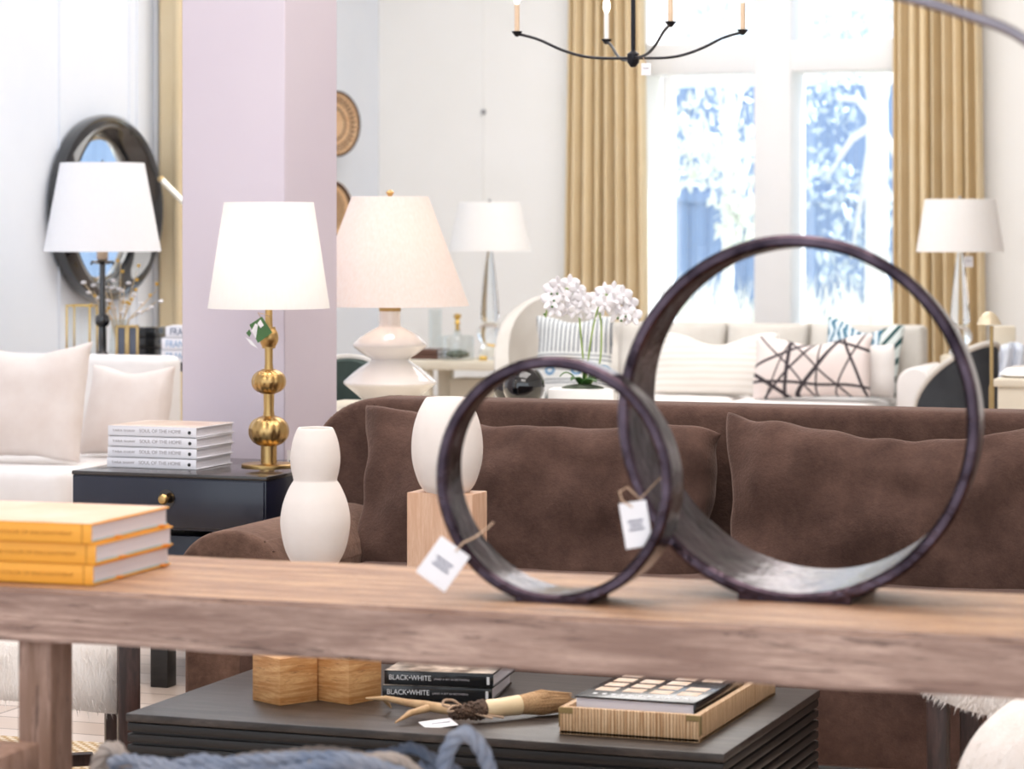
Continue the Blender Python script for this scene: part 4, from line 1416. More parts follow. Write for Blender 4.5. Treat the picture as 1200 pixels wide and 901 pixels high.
# black glass globes
for k, (px, py, rpx, lab) in enumerate(((614, 452, 25, 'shiny black glass globe vase behind the sofa, nearer the orchid'), (597, 455, 19, 'shiny black glass globe vase behind the sofa, nearer the white lamp'))):
    dd = 9.15 + 0.22 * k
    pp = ray(px, dd)
    rr = rpx / FPX * dd
    zc = rr * 0.98
    top = zat(py - rpx - 3, dd) - PZ
    zcen = zat(py, dd) - PZ
    pr = [(0, 0), (rr * 0.55, 0)]
    for q in range(15):
        a = -pi / 2 + pi * (q + 1) / 16
        pr.append((max(rr * cos(a), rr * 0.3), zcen + rr * sin(a)))
    pr[2:2] = [(rr * 0.5, 0.01), (rr * 0.45, max(0.012, zcen - rr))]
    pr += [(rr * 0.34, top), (rr * 0.26, top), (rr * 0.26, top - 0.02), (0, top - 0.02)]
    o = MB().lathe(pr, 40).done('globe_vase', M['black_glass'], loc=(pp.x, pp.y, PZ))
    tag(o, lab, 'vase', 'black globe vases')

# ------------------------------------------------------------------ chandelier
hd = 9.0
hp_ = at(742, 68, hd)
root = thing('chandelier', 'black iron chandelier with thin curved arms and candle bulbs', 'chandelier', hp_, TH + R(-6))
MB().lathe([(0, -0.03), (0.008, -0.03), (0.014, -0.022), (0.020, -0.014), (0.020, 0.014), (0.012, 0.02), (0.007, 0.024), (0, 0.024)], 24).done('hub', M['iron'], root)
MB().tube([(0, 0, 0.02), (0, 0, CEIL - hp_.z - 0.012)], 0.0075, 10).done('stem', M['iron'], root)
MB().lathe([(0, 0), (0.06, 0), (0.055, -0.02), (0, -0.025)], 28, (0, 0, CEIL - hp_.z)).done('ceiling_canopy', M['iron'], root)
for k, (a_, rr, cm) in enumerate(((pi, 0.385, M['candle']), (pi / 2 + 0.28, 0.42, M['candle_white']), (-pi / 2 + 0.36, 0.40, M['candle']), (0.0, 0.36, M['candle']))):
    prf = [(0.015, 0.0), (0.10, 0.0), (0.17, 0.008), (0.24, 0.03), (0.31, 0.062), (0.36, 0.077), (rr, 0.082)]
    prf = [(r * rr / 0.385 if r > 0.1 else r, z) for r, z in prf[:-1]] + [prf[-1]]
    sm = smooth_profile(prf, 5)
    am = MB().tube([(r * cos(a_), r * sin(a_), z) for r, z in sm], 0.0048, 8).done('arm', M['iron'], root)
    cc = (rr * cos(a_), rr * sin(a_), 0.082)
    MB().lathe([(0, -0.01), (0.006, -0.008), (0.017, 0.006), (0.018, 0.009), (0.008, 0.008), (0, 0.008)], 20, cc).done('candle_cup', M['iron'], am)
    MB().lathe([(0, 0.006), (0.0085, 0.006), (0.0085, 0.098), (0, 0.098)], 16, cc).done('candle_sleeve', cm, am)
    MB().lathe([(0, 0.098), (0.006, 0.1), (0.0125, 0.118), (0.011, 0.135), (0.004, 0.158), (0, 0.163)], 16, cc).done('bulb', M['bulb'], am)
tag_on('white price tag hanging below the chandelier hub', at(757, 74, hd - 0.02), 0.032, 0.040, 0, string_pts=[(0, 0, 0), (-0.01, 0.004, 0.02), (-0.035, 0.01, 0.03)], rz=TH, print_lines=1)

# curved metal arm overhead on the right
ad = 3.55
root = thing('arc_lamp', 'arched grey metal lamp arm crossing the top right corner', 'lamp', ray(1345, ad), TH)
b0 = ray(1345, ad)
pts = [(1345, 1330), (1345, 500), (1322, 260), (1270, 120), (1200, 46), (1125, 15), (1050, -6), (970, -22), (880, -40), (800, -70)]
P = [((px - 1345) / FPX * ad, zat(py, ad)) for px, py in pts]
sm = smooth_profile(P, 6)
MB().tube([(x, 0, z) for x, z in sm], 0.0075, 12).done('arm', M['steel'], root)
MB().lathe([(0, 0), (0.16, 0), (0.16, 0.03), (0.02, 0.04), (0.012, 0.07), (0, 0.07)], 32).done('base', M['steel'], root)
e = sm[-1]
MB().tube([(e[0], 0, e[1] - 0.005), (e[0], 0, e[1] + 0.10)], 0.008, 10).done('neck', M['steel'], root)
MB().lathe([(0.02, 0.10), (0.11, 0.02), (0.105, 0.02), (0.015, 0.095), (0.02, 0.10)], 32, (e[0], 0, e[1] - 0.0)).done('lamp_shade', M['steel'], root)

# ------------------------------------------------------------------ left side: white sofa, pillows, console with lamp, mirror
sr = onX(210, -5.27)
WSX1, WSX0 = ray(210, 11.4).x, XL + 0.06
WSYB = ray(210, 11.45).y
ws = thing('white_sofa', 'white linen armless sofa on the left, below the oval mirror', 'sofa', ((WSX0 + WSX1) / 2, WSYB - 0.5, 0))
ww_ = WSX1 - WSX0
MB().box((0, 0.5 - 0.08, 0.52), (ww_, 0.15, 0.64), 0.035, 4).done('backrest', M['white_linen'], ws)
MB().box((0, -0.03, 0.36), (ww_ - 0.02, 0.96, 0.17), 0.05, 4).done('seat_cushion', M['white_linen'], ws)
MB().box((0, -0.02, 0.175), (ww_, 0.94, 0.23), 0.02, 3).done('slipcovered_base', M['white_linen'], ws)
for x in (-ww_ / 2 + 0.08, ww_ / 2 - 0.08):
    for y in (-0.42, 0.42):
        MB().box((x, y, 0.035), (0.05, 0.05, 0.07), 0.004).done('foot', M['dark_leg'], ws)
pillow('throw_pillow', 'big oatmeal linen pillow at the left edge on the white sofa', 'pillow', M['linen'], (*ray(20, 10.75).xy, 0.452), 0.56, 0.50, 0.20, rz=R(4), rx=R(-14), ry=R(0), seed=3, pinch=0.085, dent=0.05, dentw=0.7)
pillow('throw_pillow', 'smaller oatmeal linen pillow right of the big one on the white sofa', 'pillow', M['linen'], (*ray(142, 11.0).xy, 0.452), 0.40, 0.385, 0.17, rz=R(-4), rx=R(-16), seed=6, pinch=0.085, dent=0.025, dentw=0.6)

LCZ = 0.80
lcx0, lcx1, lcy = -6.35, ray(212, 11.9).x + 0.5, ray(130, 11.95).y + 0.05
lc = thing('narrow_console', 'narrow dark console behind the white sofa, under the lamp and books', 'table', ((lcx0 + lcx1) / 2, lcy, 0))
lw = lcx1 - lcx0
MB().box((0, 0, LCZ - 0.02), (lw, 0.44, 0.04), 0.004).done('table_top', M['black_wood'], lc)
for x in (-lw / 2 + 0.05, lw / 2 - 0.05):
    for y in (-0.17, 0.17):
        MB().box((x, y, (LCZ - 0.04) / 2), (0.045, 0.045, LCZ - 0.04), 0.004).done('leg', M['old_brass'], lc)
MB().box((0, 0, 0.2), (lw - 0.06, 0.38, 0.025), 0.003).done('shelf', M['black_wood'], lc)

ld = 11.85
lp = ray(120, ld)
k_ = ld / FPX
zz = lambda y: zat(y, ld) - LCZ
root = thing('table_lamp', 'dark bronze table lamp with white shade before the oval mirror', 'lamp', (lp.x, lp.y, LCZ))
MB().lathe([(0, 0), (0.075, 0), (0.075, 0.012), (0.03, 0.022), (0.018, 0.04), (5 * k_, zz(405)), (4.6 * k_, zz(383)), (8 * k_, zz(380)), (9 * k_, zz(375)), (8 * k_, zz(370)), (4 * k_, zz(367)), (3.5 * k_, zz(310)), (10 * k_, zz(307)), (12 * k_, zz(306)), (3.5 * k_, zz(304)), (0, zz(304))], 32).done('bronze_stem', M['mirror_frame'], root)
MB().tube([(-15 * k_, 0, zz(310)), (-13 * k_, 0, zz(306.5)), (-8 * k_, 0, zz(308)), (8 * k_, 0, zz(308)), (13 * k_, 0, zz(306.5)), (15 * k_, 0, zz(310))], 0.006, 8).done('bracket', M['mirror_frame'], root)
MB().lathe([(0, zz(304)), (6.5 * k_, zz(304)), (6.5 * k_, zz(285)), (0, zz(285))], 24).done('candle_sleeve', M['candle'], root)
MB().ball((0, 0, zz(270)), 0.026, 14).done('bulb', M['candle_white'], root)
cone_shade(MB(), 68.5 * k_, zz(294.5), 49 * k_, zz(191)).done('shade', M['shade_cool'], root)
MB().tube([(0, 0, zz(285)), (0, 0, zz(187))], 0.004, 8).done('harp_rod', M['mirror_frame'], root)
lamp_bits(root, 48 * k_, zz(191), harp=M['mirror_frame'])

def onlc(px, dd=11.85):
    p_ = ray(px, dd)
    return (p_.x, p_.y, LCZ + 0.001)
# glass lantern boxes with brass edges
def glass_box(label, px, dd, wd, dp, h, bars=1):
    root = thing('glass_lantern', label, 'lantern', onlc(px, dd), TH * 0.5)
    MB().box((0, 0, h / 2), (wd - 0.006, dp - 0.006, h - 0.006)).done('glass_pane', M['thin'], root)
    mb = MB()
    for x in (-1, 1):
        for y in (-1, 1):
            mb.box((x * wd / 2, y * dp / 2, h / 2), (0.007, 0.007, h), 0.001)
    for z in (0.004, h - 0.004):
        for y in (-1, 1):
            mb.box((0, y * dp / 2, z), (wd, 0.007, 0.007), 0.001)
        for x in (-1, 1):
            mb.box((x * wd / 2, 0, z), (0.007, dp, 0.007), 0.001)
    mb.done('brass_edges', M['gold'], root)
    return root
glass_box('clear glass box with thin gold edges left of the bronze lamp', 96, 12.0, 0.105, 0.10, zat(357, 12.0) - LCZ)
fr = thing('picture_frame', 'small standing gold-edged double frame between lamp and dark boxes', 'frame', onlc(149, 11.66), TH)
mb = MB()
fh = zat(381, 11.66) - LCZ
for x in (-0.044, 0.0, 0.044):
    mb.box((x, 0, fh / 2), (0.012 if x else 0.02, 0.016, fh), 0.002)
for z in (0.006, fh - 0.006):
    mb.box((0, 0, z), (0.10, 0.016, 0.012), 0.002)
mb.done('gold_frame', M['old_brass'], fr)
MB().box((0, 0.003, fh / 2), (0.088, 0.006, fh - 0.01)).done('picture', plain('slate picture', '4c5364', '5e6678', rough=0.3), fr)
o = MB().box((0, 0, 0.06), (0.05, 0.09, 0.12), 0.004).box((0, -0.046, 0.06), (0.03, 0.004, 0.09), 0.001).done('carved_box', M['brown_box'], loc=onlc(157, 12.09), rot=(0, 0, TH))
tag(o, 'small brown carved box behind the bronze lamp stem', 'box')
for k in range(3):
    o = thing('storage_box', 'black lidded box beside the FRANK books, %s of three' % ('lowest', 'middle', 'topmost')[k], 'box', Vector(onlc(174, 11.9)) + Vector((0, 0, 0.0475 * k)), TH * 0.3, 'black boxes on the narrow console')
    MB().box((0, 0, 0.019), (0.117, 0.13, 0.038), 0.003).done('box_body', M['black_cover'], o)
    MB().box((0, 0, 0.0415), (0.12, 0.133, 0.010), 0.002).done('lid', M['mirror_frame'], o)
for k in range(3):
    hgt = (0.052, 0.052, 0.048)[k]
    z = sum((0.052, 0.052, 0.048)[:k])
    dx = (0, 0, 5)[k]
    lft = Vector(onlc(189 + dx, 11.62))
    o = thing('book', 'white hardback with blue FRANK lettering, %s of the stack by the column' % ('lowest', 'middle', 'topmost')[k], 'book', lft + RT * 0.12 + Vector((0, 0, z + 0.0005 * k)), TH * 0.9, 'white books with blue lettering')
    MB().box((0, 0.1, 0.002), (0.24, 0.2, 0.004), 0.0008, 1).box((0, 0.1, hgt - 0.002), (0.24, 0.2, 0.004), 0.0008, 1).box((0, 0.002, hgt / 2), (0.24, 0.004, hgt), 0.001).done('cover', M['white_cover'], o)
    MB().box((0, 0.1, hgt / 2), (0.232, 0.192, hgt - 0.01)).done('pages', M['pages_white'], o)
    text('FRANK', 0.098, M['blue_text'] if k == 2 else M['sky_text'], o, (-0.10, -0.001, 0.011), height=0.030)
# glass vase with white branches
root = thing('branch_vase', 'clear glass vase of white branches with yellow berries behind the bronze lamp', 'vase', onlc(140, 12.03))
MB().lathe([(0, 0), (0.045, 0), (0.05, 0.02), (0.042, 0.10), (0.035, 0.16), (0.038, 0.17), (0.035, 0.17), (0.032, 0.16), (0.039, 0.10), (0.046, 0.02), (0, 0.008)], 32).done('glass_vase', M['thin'], root)
rnd = random.Random(21)
br, fl_, bz = MB(), MB(), MB()
for k in range(11):
    a = (k / 10 - 0.5) * 2.1
    ln = rnd.uniform(0.26, 0.40)
    tip = Vector((sin(a) * ln * 0.62, rnd.uniform(-0.05, 0.05), 0.13 + cos(a) * ln * 0.72))
    br.tube([(0, 0, 0.02), (tip.x * 0.25, tip.y * 0.3, 0.17), tip * 0.75 + Vector((0, 0, 0.03)), tip], [0.003, 0.0028, 0.002, 0.0012], 6)
    for j in range(4):
        c_ = Vector((tip.x * 0.25, tip.y * 0.3, 0.17)).lerp(tip, 0.3 + 0.25 * j) + Vector((rnd.uniform(-0.02, 0.02), rnd.uniform(-0.02, 0.02), rnd.uniform(-0.01, 0.02)))
        if rnd.random() < 0.45:
            MB().ball(c_, 0.008, 8).done('berry', M['yellow'], root)
        else:
            MB().ball(c_, 0.013, 8, (1, 1, 0.6)).done('blossom', M['petal'], root)
br.done('branches', M['bone'], root)

# oval mirror on the left wall
mp = onX(123, XL + 0.05)
mz = zat(244.5, mp.dot(FW))
ms = mp.dot(FW) / FPX
mr = thing('wall_mirror', 'oval mirror with thick black lacquered frame on the left wall', 'mirror', (XL, mp.y, mz))
ra = 111 * ms
Mr = Matrix.Rotation(pi / 2, 4, 'Y')
prof = [(ra - 0.035, 0.004), (ra - 0.006, 0.02), (ra, 0.06), (ra - 0.008, 0.10), (ra - 0.035, 0.125), (ra - 0.06, 0.12), (ra - 0.075, 0.10), (ra - 0.10, 0.075), (ra - 0.115, 0.05), (ra - 0.125, 0.03), (ra - 0.125, 0.004), (ra - 0.035, 0.004)]
MB().lathe(prof, 96, sx=1, sy=1.1, M=Mr).done('frame', M['mirror_frame'], mr, angle=50)
MB().lathe([(0, 0.02), (ra - 0.12, 0.02), (ra - 0.12, 0.012), (0, 0.012)], 72, sx=1, sy=1.1, M=Mr).done('mirror_glass', M['mirror'], mr)

# pale swing arm by the mirror
a0, a1 = at(189, 210, 12.6), at(222, 244, 12.55)
root = thing('swing_arm_lamp', 'slim pale gold lamp arm slanting between mirror and column', 'lamp', (a1.x, a1.y, 0))
MB().tube([a0 - Vector((a1.x, a1.y, 0)), a1 - Vector((a1.x, a1.y, 0))], 0.014, 10).done('arm', plain('polished pale brass', 'efe6d2', 'f6f0e0', rough=0.25, metal=0.7), root)
MB().tube([(0, 0, 0.02), (0, 0, a1.z + 0.02)], 0.012, 10).done('pole', M['old_brass'], root)
MB().lathe([(0, 0), (0.12, 0), (0.12, 0.02), (0.02, 0.03), (0, 0.03)], 32).done('base', M['old_brass'], root)
MB().ball(a0 - Vector((a1.x, a1.y, 0)), 0.017, 12).done('end_knob', M['old_brass'], root)

# gold-legged stand right of the white sofa
gp = ray(212, 11.2)

# ------------------------------------------------------------------ woven baskets on the left wall
bm_, nt, b = newmat('coiled basket weave')
tc = nt.nodes.new('ShaderNodeTexCoord')
sp = nt.nodes.new('ShaderNodeSeparateXYZ')
nt.links.new(tc.outputs['Object'], sp.inputs[0])
rad_ = math2(nt, 'SQRT', math2(nt, 'ADD', math2(nt, 'POWER', sp.outputs[0], 2), math2(nt, 'POWER', sp.outputs[1], 2)))
ang = math2(nt, 'ARCTAN2', sp.outputs[1], sp.outputs[0])
def band(r0, r1, n, tw, thr):
    inb = math2(nt, 'MULTIPLY', math2(nt, 'GREATER_THAN', rad_, r0), math2(nt, 'LESS_THAN', rad_, r1))
    s = math2(nt, 'SINE', math2(nt, 'ADD', math2(nt, 'MULTIPLY', ang, n), math2(nt, 'MULTIPLY', rad_, tw)))
    return math2(nt, 'MULTIPLY', inb, math2(nt, 'GREATER_THAN', s, thr))
tot = band(0.085, 0.105, 26, 150, -0.1)
for bd_ in ((0.125, 0.145, 34, 170, 0.1), (0.145, 0.163, 34, -170, 0.1), (0.182, 0.2, 60, 0, -1.1), (0.172, 0.183, 50, 0, 0.3)):
    tot = math2(nt, 'MAXIMUM', tot, band(*bd_))
nt.links.new(mixc(nt, tot, ramp(nt, noise_tex(nt, tc.outputs['Object'], 40), [(0.3, 'd0a47c'), (0.7, 'e2c09a')]), '3c281c'), b.inputs['Base Color'])
b.inputs['Roughness'].default_value = 0.8
bump(nt, b, math2(nt, 'SINE', math2(nt, 'MULTIPLY', rad_, 900)), 0.4, 0.003)
bm2, nt, b = newmat('radial basket weave')
tc = nt.nodes.new('ShaderNodeTexCoord')
sp = nt.nodes.new('ShaderNodeSeparateXYZ')
nt.links.new(tc.outputs['Object'], sp.inputs[0])
rad_ = math2(nt, 'SQRT', math2(nt, 'ADD', math2(nt, 'POWER', sp.outputs[0], 2), math2(nt, 'POWER', sp.outputs[1], 2)))
ang = math2(nt, 'ARCTAN2', sp.outputs[1], sp.outputs[0])
tot = math2(nt, 'MAXIMUM', band(0.02, 0.125, 60, 30, 0.2), band(0.15, 0.17, 60, 0, -1.1))
nt.links.new(mixc(nt, tot, ramp(nt, noise_tex(nt, tc.outputs['Object'], 40), [(0.3, 'c9a078'), (0.7, 'dcb88e')]), '4a3222'), b.inputs['Base Color'])
b.inputs['Roughness'].default_value = 0.8

def basket(label, px, py, rad, m):
    p_ = onX(px, XL + 0.11)
    dd = p_.dot(FW)
    pr = [(0, 0.0), (rad * 0.5, 0.004), (rad * 0.85, 0.018), (rad, 0.035), (rad, 0.043), (rad * 0.84, 0.028), (rad * 0.5, 0.014), (0, 0.010)]
    o = MB().lathe(pr, 64).done('woven_basket', m, loc=(p_.x - 0.04, p_.y, zat(py, dd)))
    n = Vector((1, -0.42, 0.0)).normalized()
    o.rotation_euler = n.to_track_quat('Z', 'Y').to_euler()
    return tag(o, label, 'basket', 'woven baskets on the left wall')
basket('upper round woven basket with dark leaf bands, half behind the column', 396, 145, 0.193, bm_)
basket('lower woven basket with radiating weave, beside the big white lampshade', 390, 246, 0.172, bm2)
o = MB().lathe([(0, 0), (0.016, 0), (0.016, 0.004), (0.005, 0.006), (0.005, 0.02), (0.009, 0.024), (0, 0.026)], 16, M=Matrix.Rotation(pi / 2, 4, 'X')).done('wall_hook', M['hook'], loc=(onY(567, YF).x, YF - 0.005, zat(131, onY(567, YF).dot(FW))))
tag(o, 'tiny grey hook high on the bare wall above the left glass lamp', 'hook')

# ------------------------------------------------------------------ back console with glass lamp and objects
GY = 13.6
def place(px, Y=GY):
    return onY(px, Y)
gx0, gx1 = place(470).x, place(648).x
gd = place(575).dot(FW)
GZT = zat(421, gd)
gc = thing('cream_console', 'cream painted console by the far wall under the left glass lamp', 'table', ((gx0 + gx1) / 2, GY, 0))
gw = gx1 - gx0
MB().box((0, 0, GZT - 0.025), (gw, 0.42, 0.05), 0.006).done('table_top', M['cream_wood'], gc)
for x in (-gw / 2 + 0.20, gw / 2 - 0.06):
    for y in (-0.15, 0.15):
        MB().box((x, y, (GZT - 0.05) / 2), (0.075, 0.06, GZT - 0.05), 0.006).done('leg', M['cream_wood'], gc)
MB().box((0.03, 0.1, 0.36), (gw * 0.42, 0.2, 0.42), 0.006).done('cabinet', M['cream_wood'], gc)

def glass_lamp(label, px, Y, base_z, ytop, ybot, wt, wb, ystem, yball, rball):
    p_ = onY(px, Y)
    dd = p_.dot(FW)
    k = dd / FPX
    z_ = lambda y: zat(y, dd) - base_z
    root = thing('table_lamp', label, 'lamp', (p_.x, p_.y, base_z))
    cone_shade(MB(), wb * k, z_(ybot), wt * k, z_(ytop)).done('shade', M['shade'], root)
    ztop = z_(ybot - 1)
    zb = z_(yball)
    rb = rball * k
    MB().lathe([(0, zb + rb * 0.92), (9 * k, zb + rb * 0.95), (12 * k, zb + rb * 1.3), (10 * k, zb + (ztop - zb) * 0.45), (6 * k, zb + (ztop - zb) * 0.8), (3 * k, ztop), (0, ztop)], 8).done('glass_obelisk', M['glass'], root, angle=20)
    MB().ball((0, 0, zb), rb, 32).done('glass_ball', M['glass'], root)
    MB().lathe([(0, 0), (rb * 0.95, 0), (rb * 0.95, 0.012), (rb * 0.6, max(0.02, zb - rb * 0.9)), (0, max(0.02, zb - rb * 0.9))], 32).done('glass_foot', M['glass'], root)
    MB().lathe([(0, ztop), (3.2 * k, ztop), (3.2 * k, z_(ybot - 14)), (0, z_(ybot - 14))], 16).done('socket', M['hook'], root)
    MB().tube([(0, 0, z_(ybot - 14)), (0, 0, z_(ytop - 2))], 0.003, 6).ball((0, 0, z_(ytop - 2)), 0.008, 8).done('harp_rod', M['hook'], root)
    lamp_bits(root, wt * k, z_(ytop), harp=M['hook'])
    return root
glass_lamp('glass obelisk lamp with white shade on the cream console by the far wall', 574, GY, GZT + 0.001, 237, 294, 36, 48, 300, 391, 15)

def obj_at(px, Y=GY):
    p_ = place(px, Y)
    return p_, p_.dot(FW), p_.dot(FW) / FPX
p_, dd, k = obj_at(504, GY - 0.05)
for q in range(2):
    bkz = GZT + 0.001 + q * 0.026
    o = thing('book', 'brown leather book on the cream console, %s of two' % ('lower' if q == 0 else 'upper'), 'book', (p_.x, p_.y - 0.09, bkz), R(3 - 4 * q), 'brown books on the cream console')
    MB().box((0, 0.09, 0.002), (0.155, 0.18, 0.004), 0.001).box((0, 0.09, 0.023), (0.155, 0.18, 0.004), 0.001).box((0, 0.002, 0.0125), (0.155, 0.004, 0.025), 0.001).done('cover', M['brown_box'], o)
    MB().box((0, 0.09, 0.0125), (0.148, 0.17, 0.017)).done('pages', M['pages'], o)
o = MB().lathe([(0, 0), (0.034, 0), (0.036, 0.01), (0.036, 0.21), (0.033, 0.21), (0.033, 0.012), (0, 0.012)], 32).done('glass_cylinder', M['thin'], loc=(p_.x + 0.03, p_.y, GZT + 0.0535))
tag(o, 'tall clear glass cylinder standing on the brown books', 'vase')
p_, dd, k = obj_at(536, GY - 0.12)
root = thing('decanter', 'square clear glass decanter with gold stopper on the cream console', 'decanter', (p_.x, p_.y, GZT + 0.001))
MB().lathe([(0, 0), (0.088, 0), (0.09, 0.01), (0.09, 0.115), (0.085, 0.128), (0.02, 0.135), (0.016, 0.16), (0.013, 0.16), (0.017, 0.132), (0.083, 0.125), (0.087, 0.113), (0.087, 0.012), (0, 0.008)], 40).done('glass_body', M['thin'], root)
MB().ball((0, 0, 0.03), 0.06, 16, (1.1, 1, 0.38)).done('filling', M['moss'], root)
MB().lathe([(0, 0.15), (0.01, 0.15), (0.012, 0.165), (0.009, 0.18), (0.016, 0.195), (0.010, 0.21), (0.019, 0.225), (0.021, 0.236), (0.012, 0.243), (0, 0.244)], 20).done('stopper', M['gold'], root)
p_, dd, k = obj_at(593, GY - 0.12)
root = thing('gold_ornament', 'gold ornament with slanted arm on the cream console, right of the glass lamp', 'ornament', (p_.x, p_.y, GZT + 0.001), TH)
MB().box((0, 0, 0.012), (0.06, 0.045, 0.024), 0.003).done('base', M['gold'], root)
MB().lathe([(0, 0.022), (0.02, 0.022), (0.012, 0.045), (0.026, 0.066), (0.014, 0.085), (0, 0.088)], 6).done('knot', M['gold'], root, angle=20)
MB().tube([(-0.005, 0, 0.07), (-0.10, -0.01, 0.084)], [0.008, 0.006], 8).done('arm', M['gold'], root)
p_, dd, k = obj_at(566, GY - 0.15)
o = MB().box((0, 0, 0.012), (0.045, 0.04, 0.024), 0.004).done('gold_box', M['gold'], loc=(p_.x, p_.y, GZT + 0.001), rot=(0, 0, TH))
tag(o, 'little gold box at the foot of the left glass lamp', 'box')

# ------------------------------------------------------------------ cream sofa by the window
FY = 13.75
fx0, fx1 = onY(712, FY).x, onY(1082, FY).x
fd = onY(900, FY).dot(FW)
fs = thing('cream_sofa', 'cream upholstered sofa under the tall window', 'sofa', ((fx0 + fx1) / 2, FY, 0))
fw = fx1 - fx0
fb = zat(384, fd)
MB().box((0, 0.06, fb / 2 + 0.05), (fw, 0.16, fb - 0.06), 0.03, 3).done('backrest', M['cream'], fs)
MB().box((0, -0.38, 0.22), (fw - 0.05, 0.86, 0.2), 0.03, 3).done('seat_base', M['cream'], fs)
for s in (-1, 1):
    h = zat(433, 13.1)
    sec = [(-0.085, 0.06), (0.085, 0.06)]
    for q in range(11):
        a = q / 10 * pi
        sec.append((0.09 * cos(a), h - 0.09 + 0.09 * sin(a)))
    MB().prism(sec, 0, 0.55, 0.015, M=Matrix.Translation((s * (fw / 2 + 0.07), -0.02, 0)) @ Matrix.Rotation(pi / 2, 4, 'X')).done('arm', M['white_linen'], fs, angle=50)
    MB().box((s * (fw / 4 - 0.045), -0.42, 0.428), (fw / 2 - 0.10, 0.74, 0.2), 0.06, 4).done('seat_cushion', M['white_linen'], fs, sub=1)
for x in (-fw / 2 + 0.08, fw / 2 - 0.08):
    for y in (-0.72, 0.06):
        MB().box((x, y, 0.06), (0.05, 0.05, 0.12), 0.004).done('foot', M['dark_leg'], fs)
edges = [718, 845, 943, 1050]
for q in range(3):
    xa, xb = onY(edges[q], FY - 0.15).x, onY(edges[q + 1], FY - 0.15).x
    o = pillow_bm((xb - xa) * 1.02, 0.47, 0.16, pinch=0.03, seed=q + 11, pw=0.33, wr=0.008).done('back_cushion', M['cream'], fs, sub=1, angle=180)
    o.location = ((xa + xb) / 2 - fs.location.x, -0.09, zat(376, fd) - 0.468)
    o.rotation_euler = (R(-8), 0, 0)

def fpillow(name, label, m, pl, pr, pt, pb, Y, t, **kw):
    a, b_ = onY(pl, Y), onY(pr, Y)
    c_ = (a + b_) / 2
    dd = c_.dot(FW)
    z1, z0 = zat(pt, dd), zat(pb, dd)
    return pillow(name, label, 'pillow', m, (c_.x, Y, z0), (b_.x - a.x) * 1.02, z1 - z0, t, **kw)
SCH = 0.475
fpillow('lumbar_pillow', 'white lumbar pillow with fine stripes on the cream sofa', stripe_mat('ivory stripe', 'f3eee8', 'e6dfd6', 190, (0, 0, 1), 0.6, 0.9), 764, 908, 386, 464, 13.30, 0.16, rx=R(-16), seed=8, pinch=0.04, dent=0.075, dentw=0.4)
LN = [(1, -0.12, -0.105, 0.010), (0.78, -0.62, -0.05, 0.010), (0.05, 1, 0.085, 0.0065), (0.72, 0.70, 0.06, 0.005), (0.66, 0.75, 0.17, 0.005), (1, -0.08, 0.06, 0.005),
      (-0.35, 0.94, 0.255, 0.0075), (0.25, 0.97, 0.33, 0.0075), (0.5, 0.86, -0.02, 0.009), (0.9, -0.42, -0.19, 0.004), (0.92, -0.4, 0.13, 0.0045), (0.93, 0.37, 0.30, 0.007), (0.7, -0.7, -0.16, 0.006)]
fpillow('throw_pillow', 'white pillow crossed by dark grey brushed lines on the cream sofa', lines_mat('crossing lines cloth', 'f3e6e2', '4a4448', LN, 0.05), 880, 1022, 390, 467, 13.06, 0.19, rx=R(-15), seed=14, pinch=0.04, dent=0.055, ry=R(-2), rz=R(-3))
fpillow('throw_pillow', 'plain white pillow peeking out behind the crossed-line pillow', M['white_linen'], 908, 960, 403, 465, 13.37, 0.14, rx=R(-12), seed=17, pinch=0.05)
fpillow('throw_pillow', 'plain white pillow against the right arm of the cream sofa', M['white_linen'], 1004, 1048, 402, 466, 13.19, 0.14, rx=R(-12), seed=19, pinch=0.05, rz=R(12))
tm, nt, b = newmat('teal leaf print')
v = coords(nt)
wv = nt.nodes.new('ShaderNodeTexWave')
wv.inputs['Scale'].default_value = 9
wv.inputs['Distortion'].default_value = 5
wv.inputs['Detail Scale'].default_value = 2
nt.links.new(v, wv.inputs['Vector'])
s1 = ramp(nt, wv.outputs['Fac'], [(0.3, 'dbe6ee'), (0.62, '8fb6cc'), (0.8, '3f6f86')])
rs = math2(nt, 'SINE', math2(nt, 'MULTIPLY', dotv(nt, v, (0.85, 0, -0.5)), 130))
s2 = ramp(nt, rs, [(0.3, 'dfe8e6'), (0.5, '1f4a4c')])
sel = math2(nt, 'GREATER_THAN', dotv(nt, v, (1, 0, 0.0)), 0.09)
nt.links.new(mixc(nt, sel, s1, s2), b.inputs['Base Color'])
b.inputs['Roughness'].default_value = 0.9
fpillow('throw_pillow', 'blue and teal patterned pillow with pointed ears on the cream sofa', tm, 958, 1050, 373, 462, 13.42, 0.13, rx=R(-11), seed=23, pinch=0.07, dent=0.06, ry=R(6))

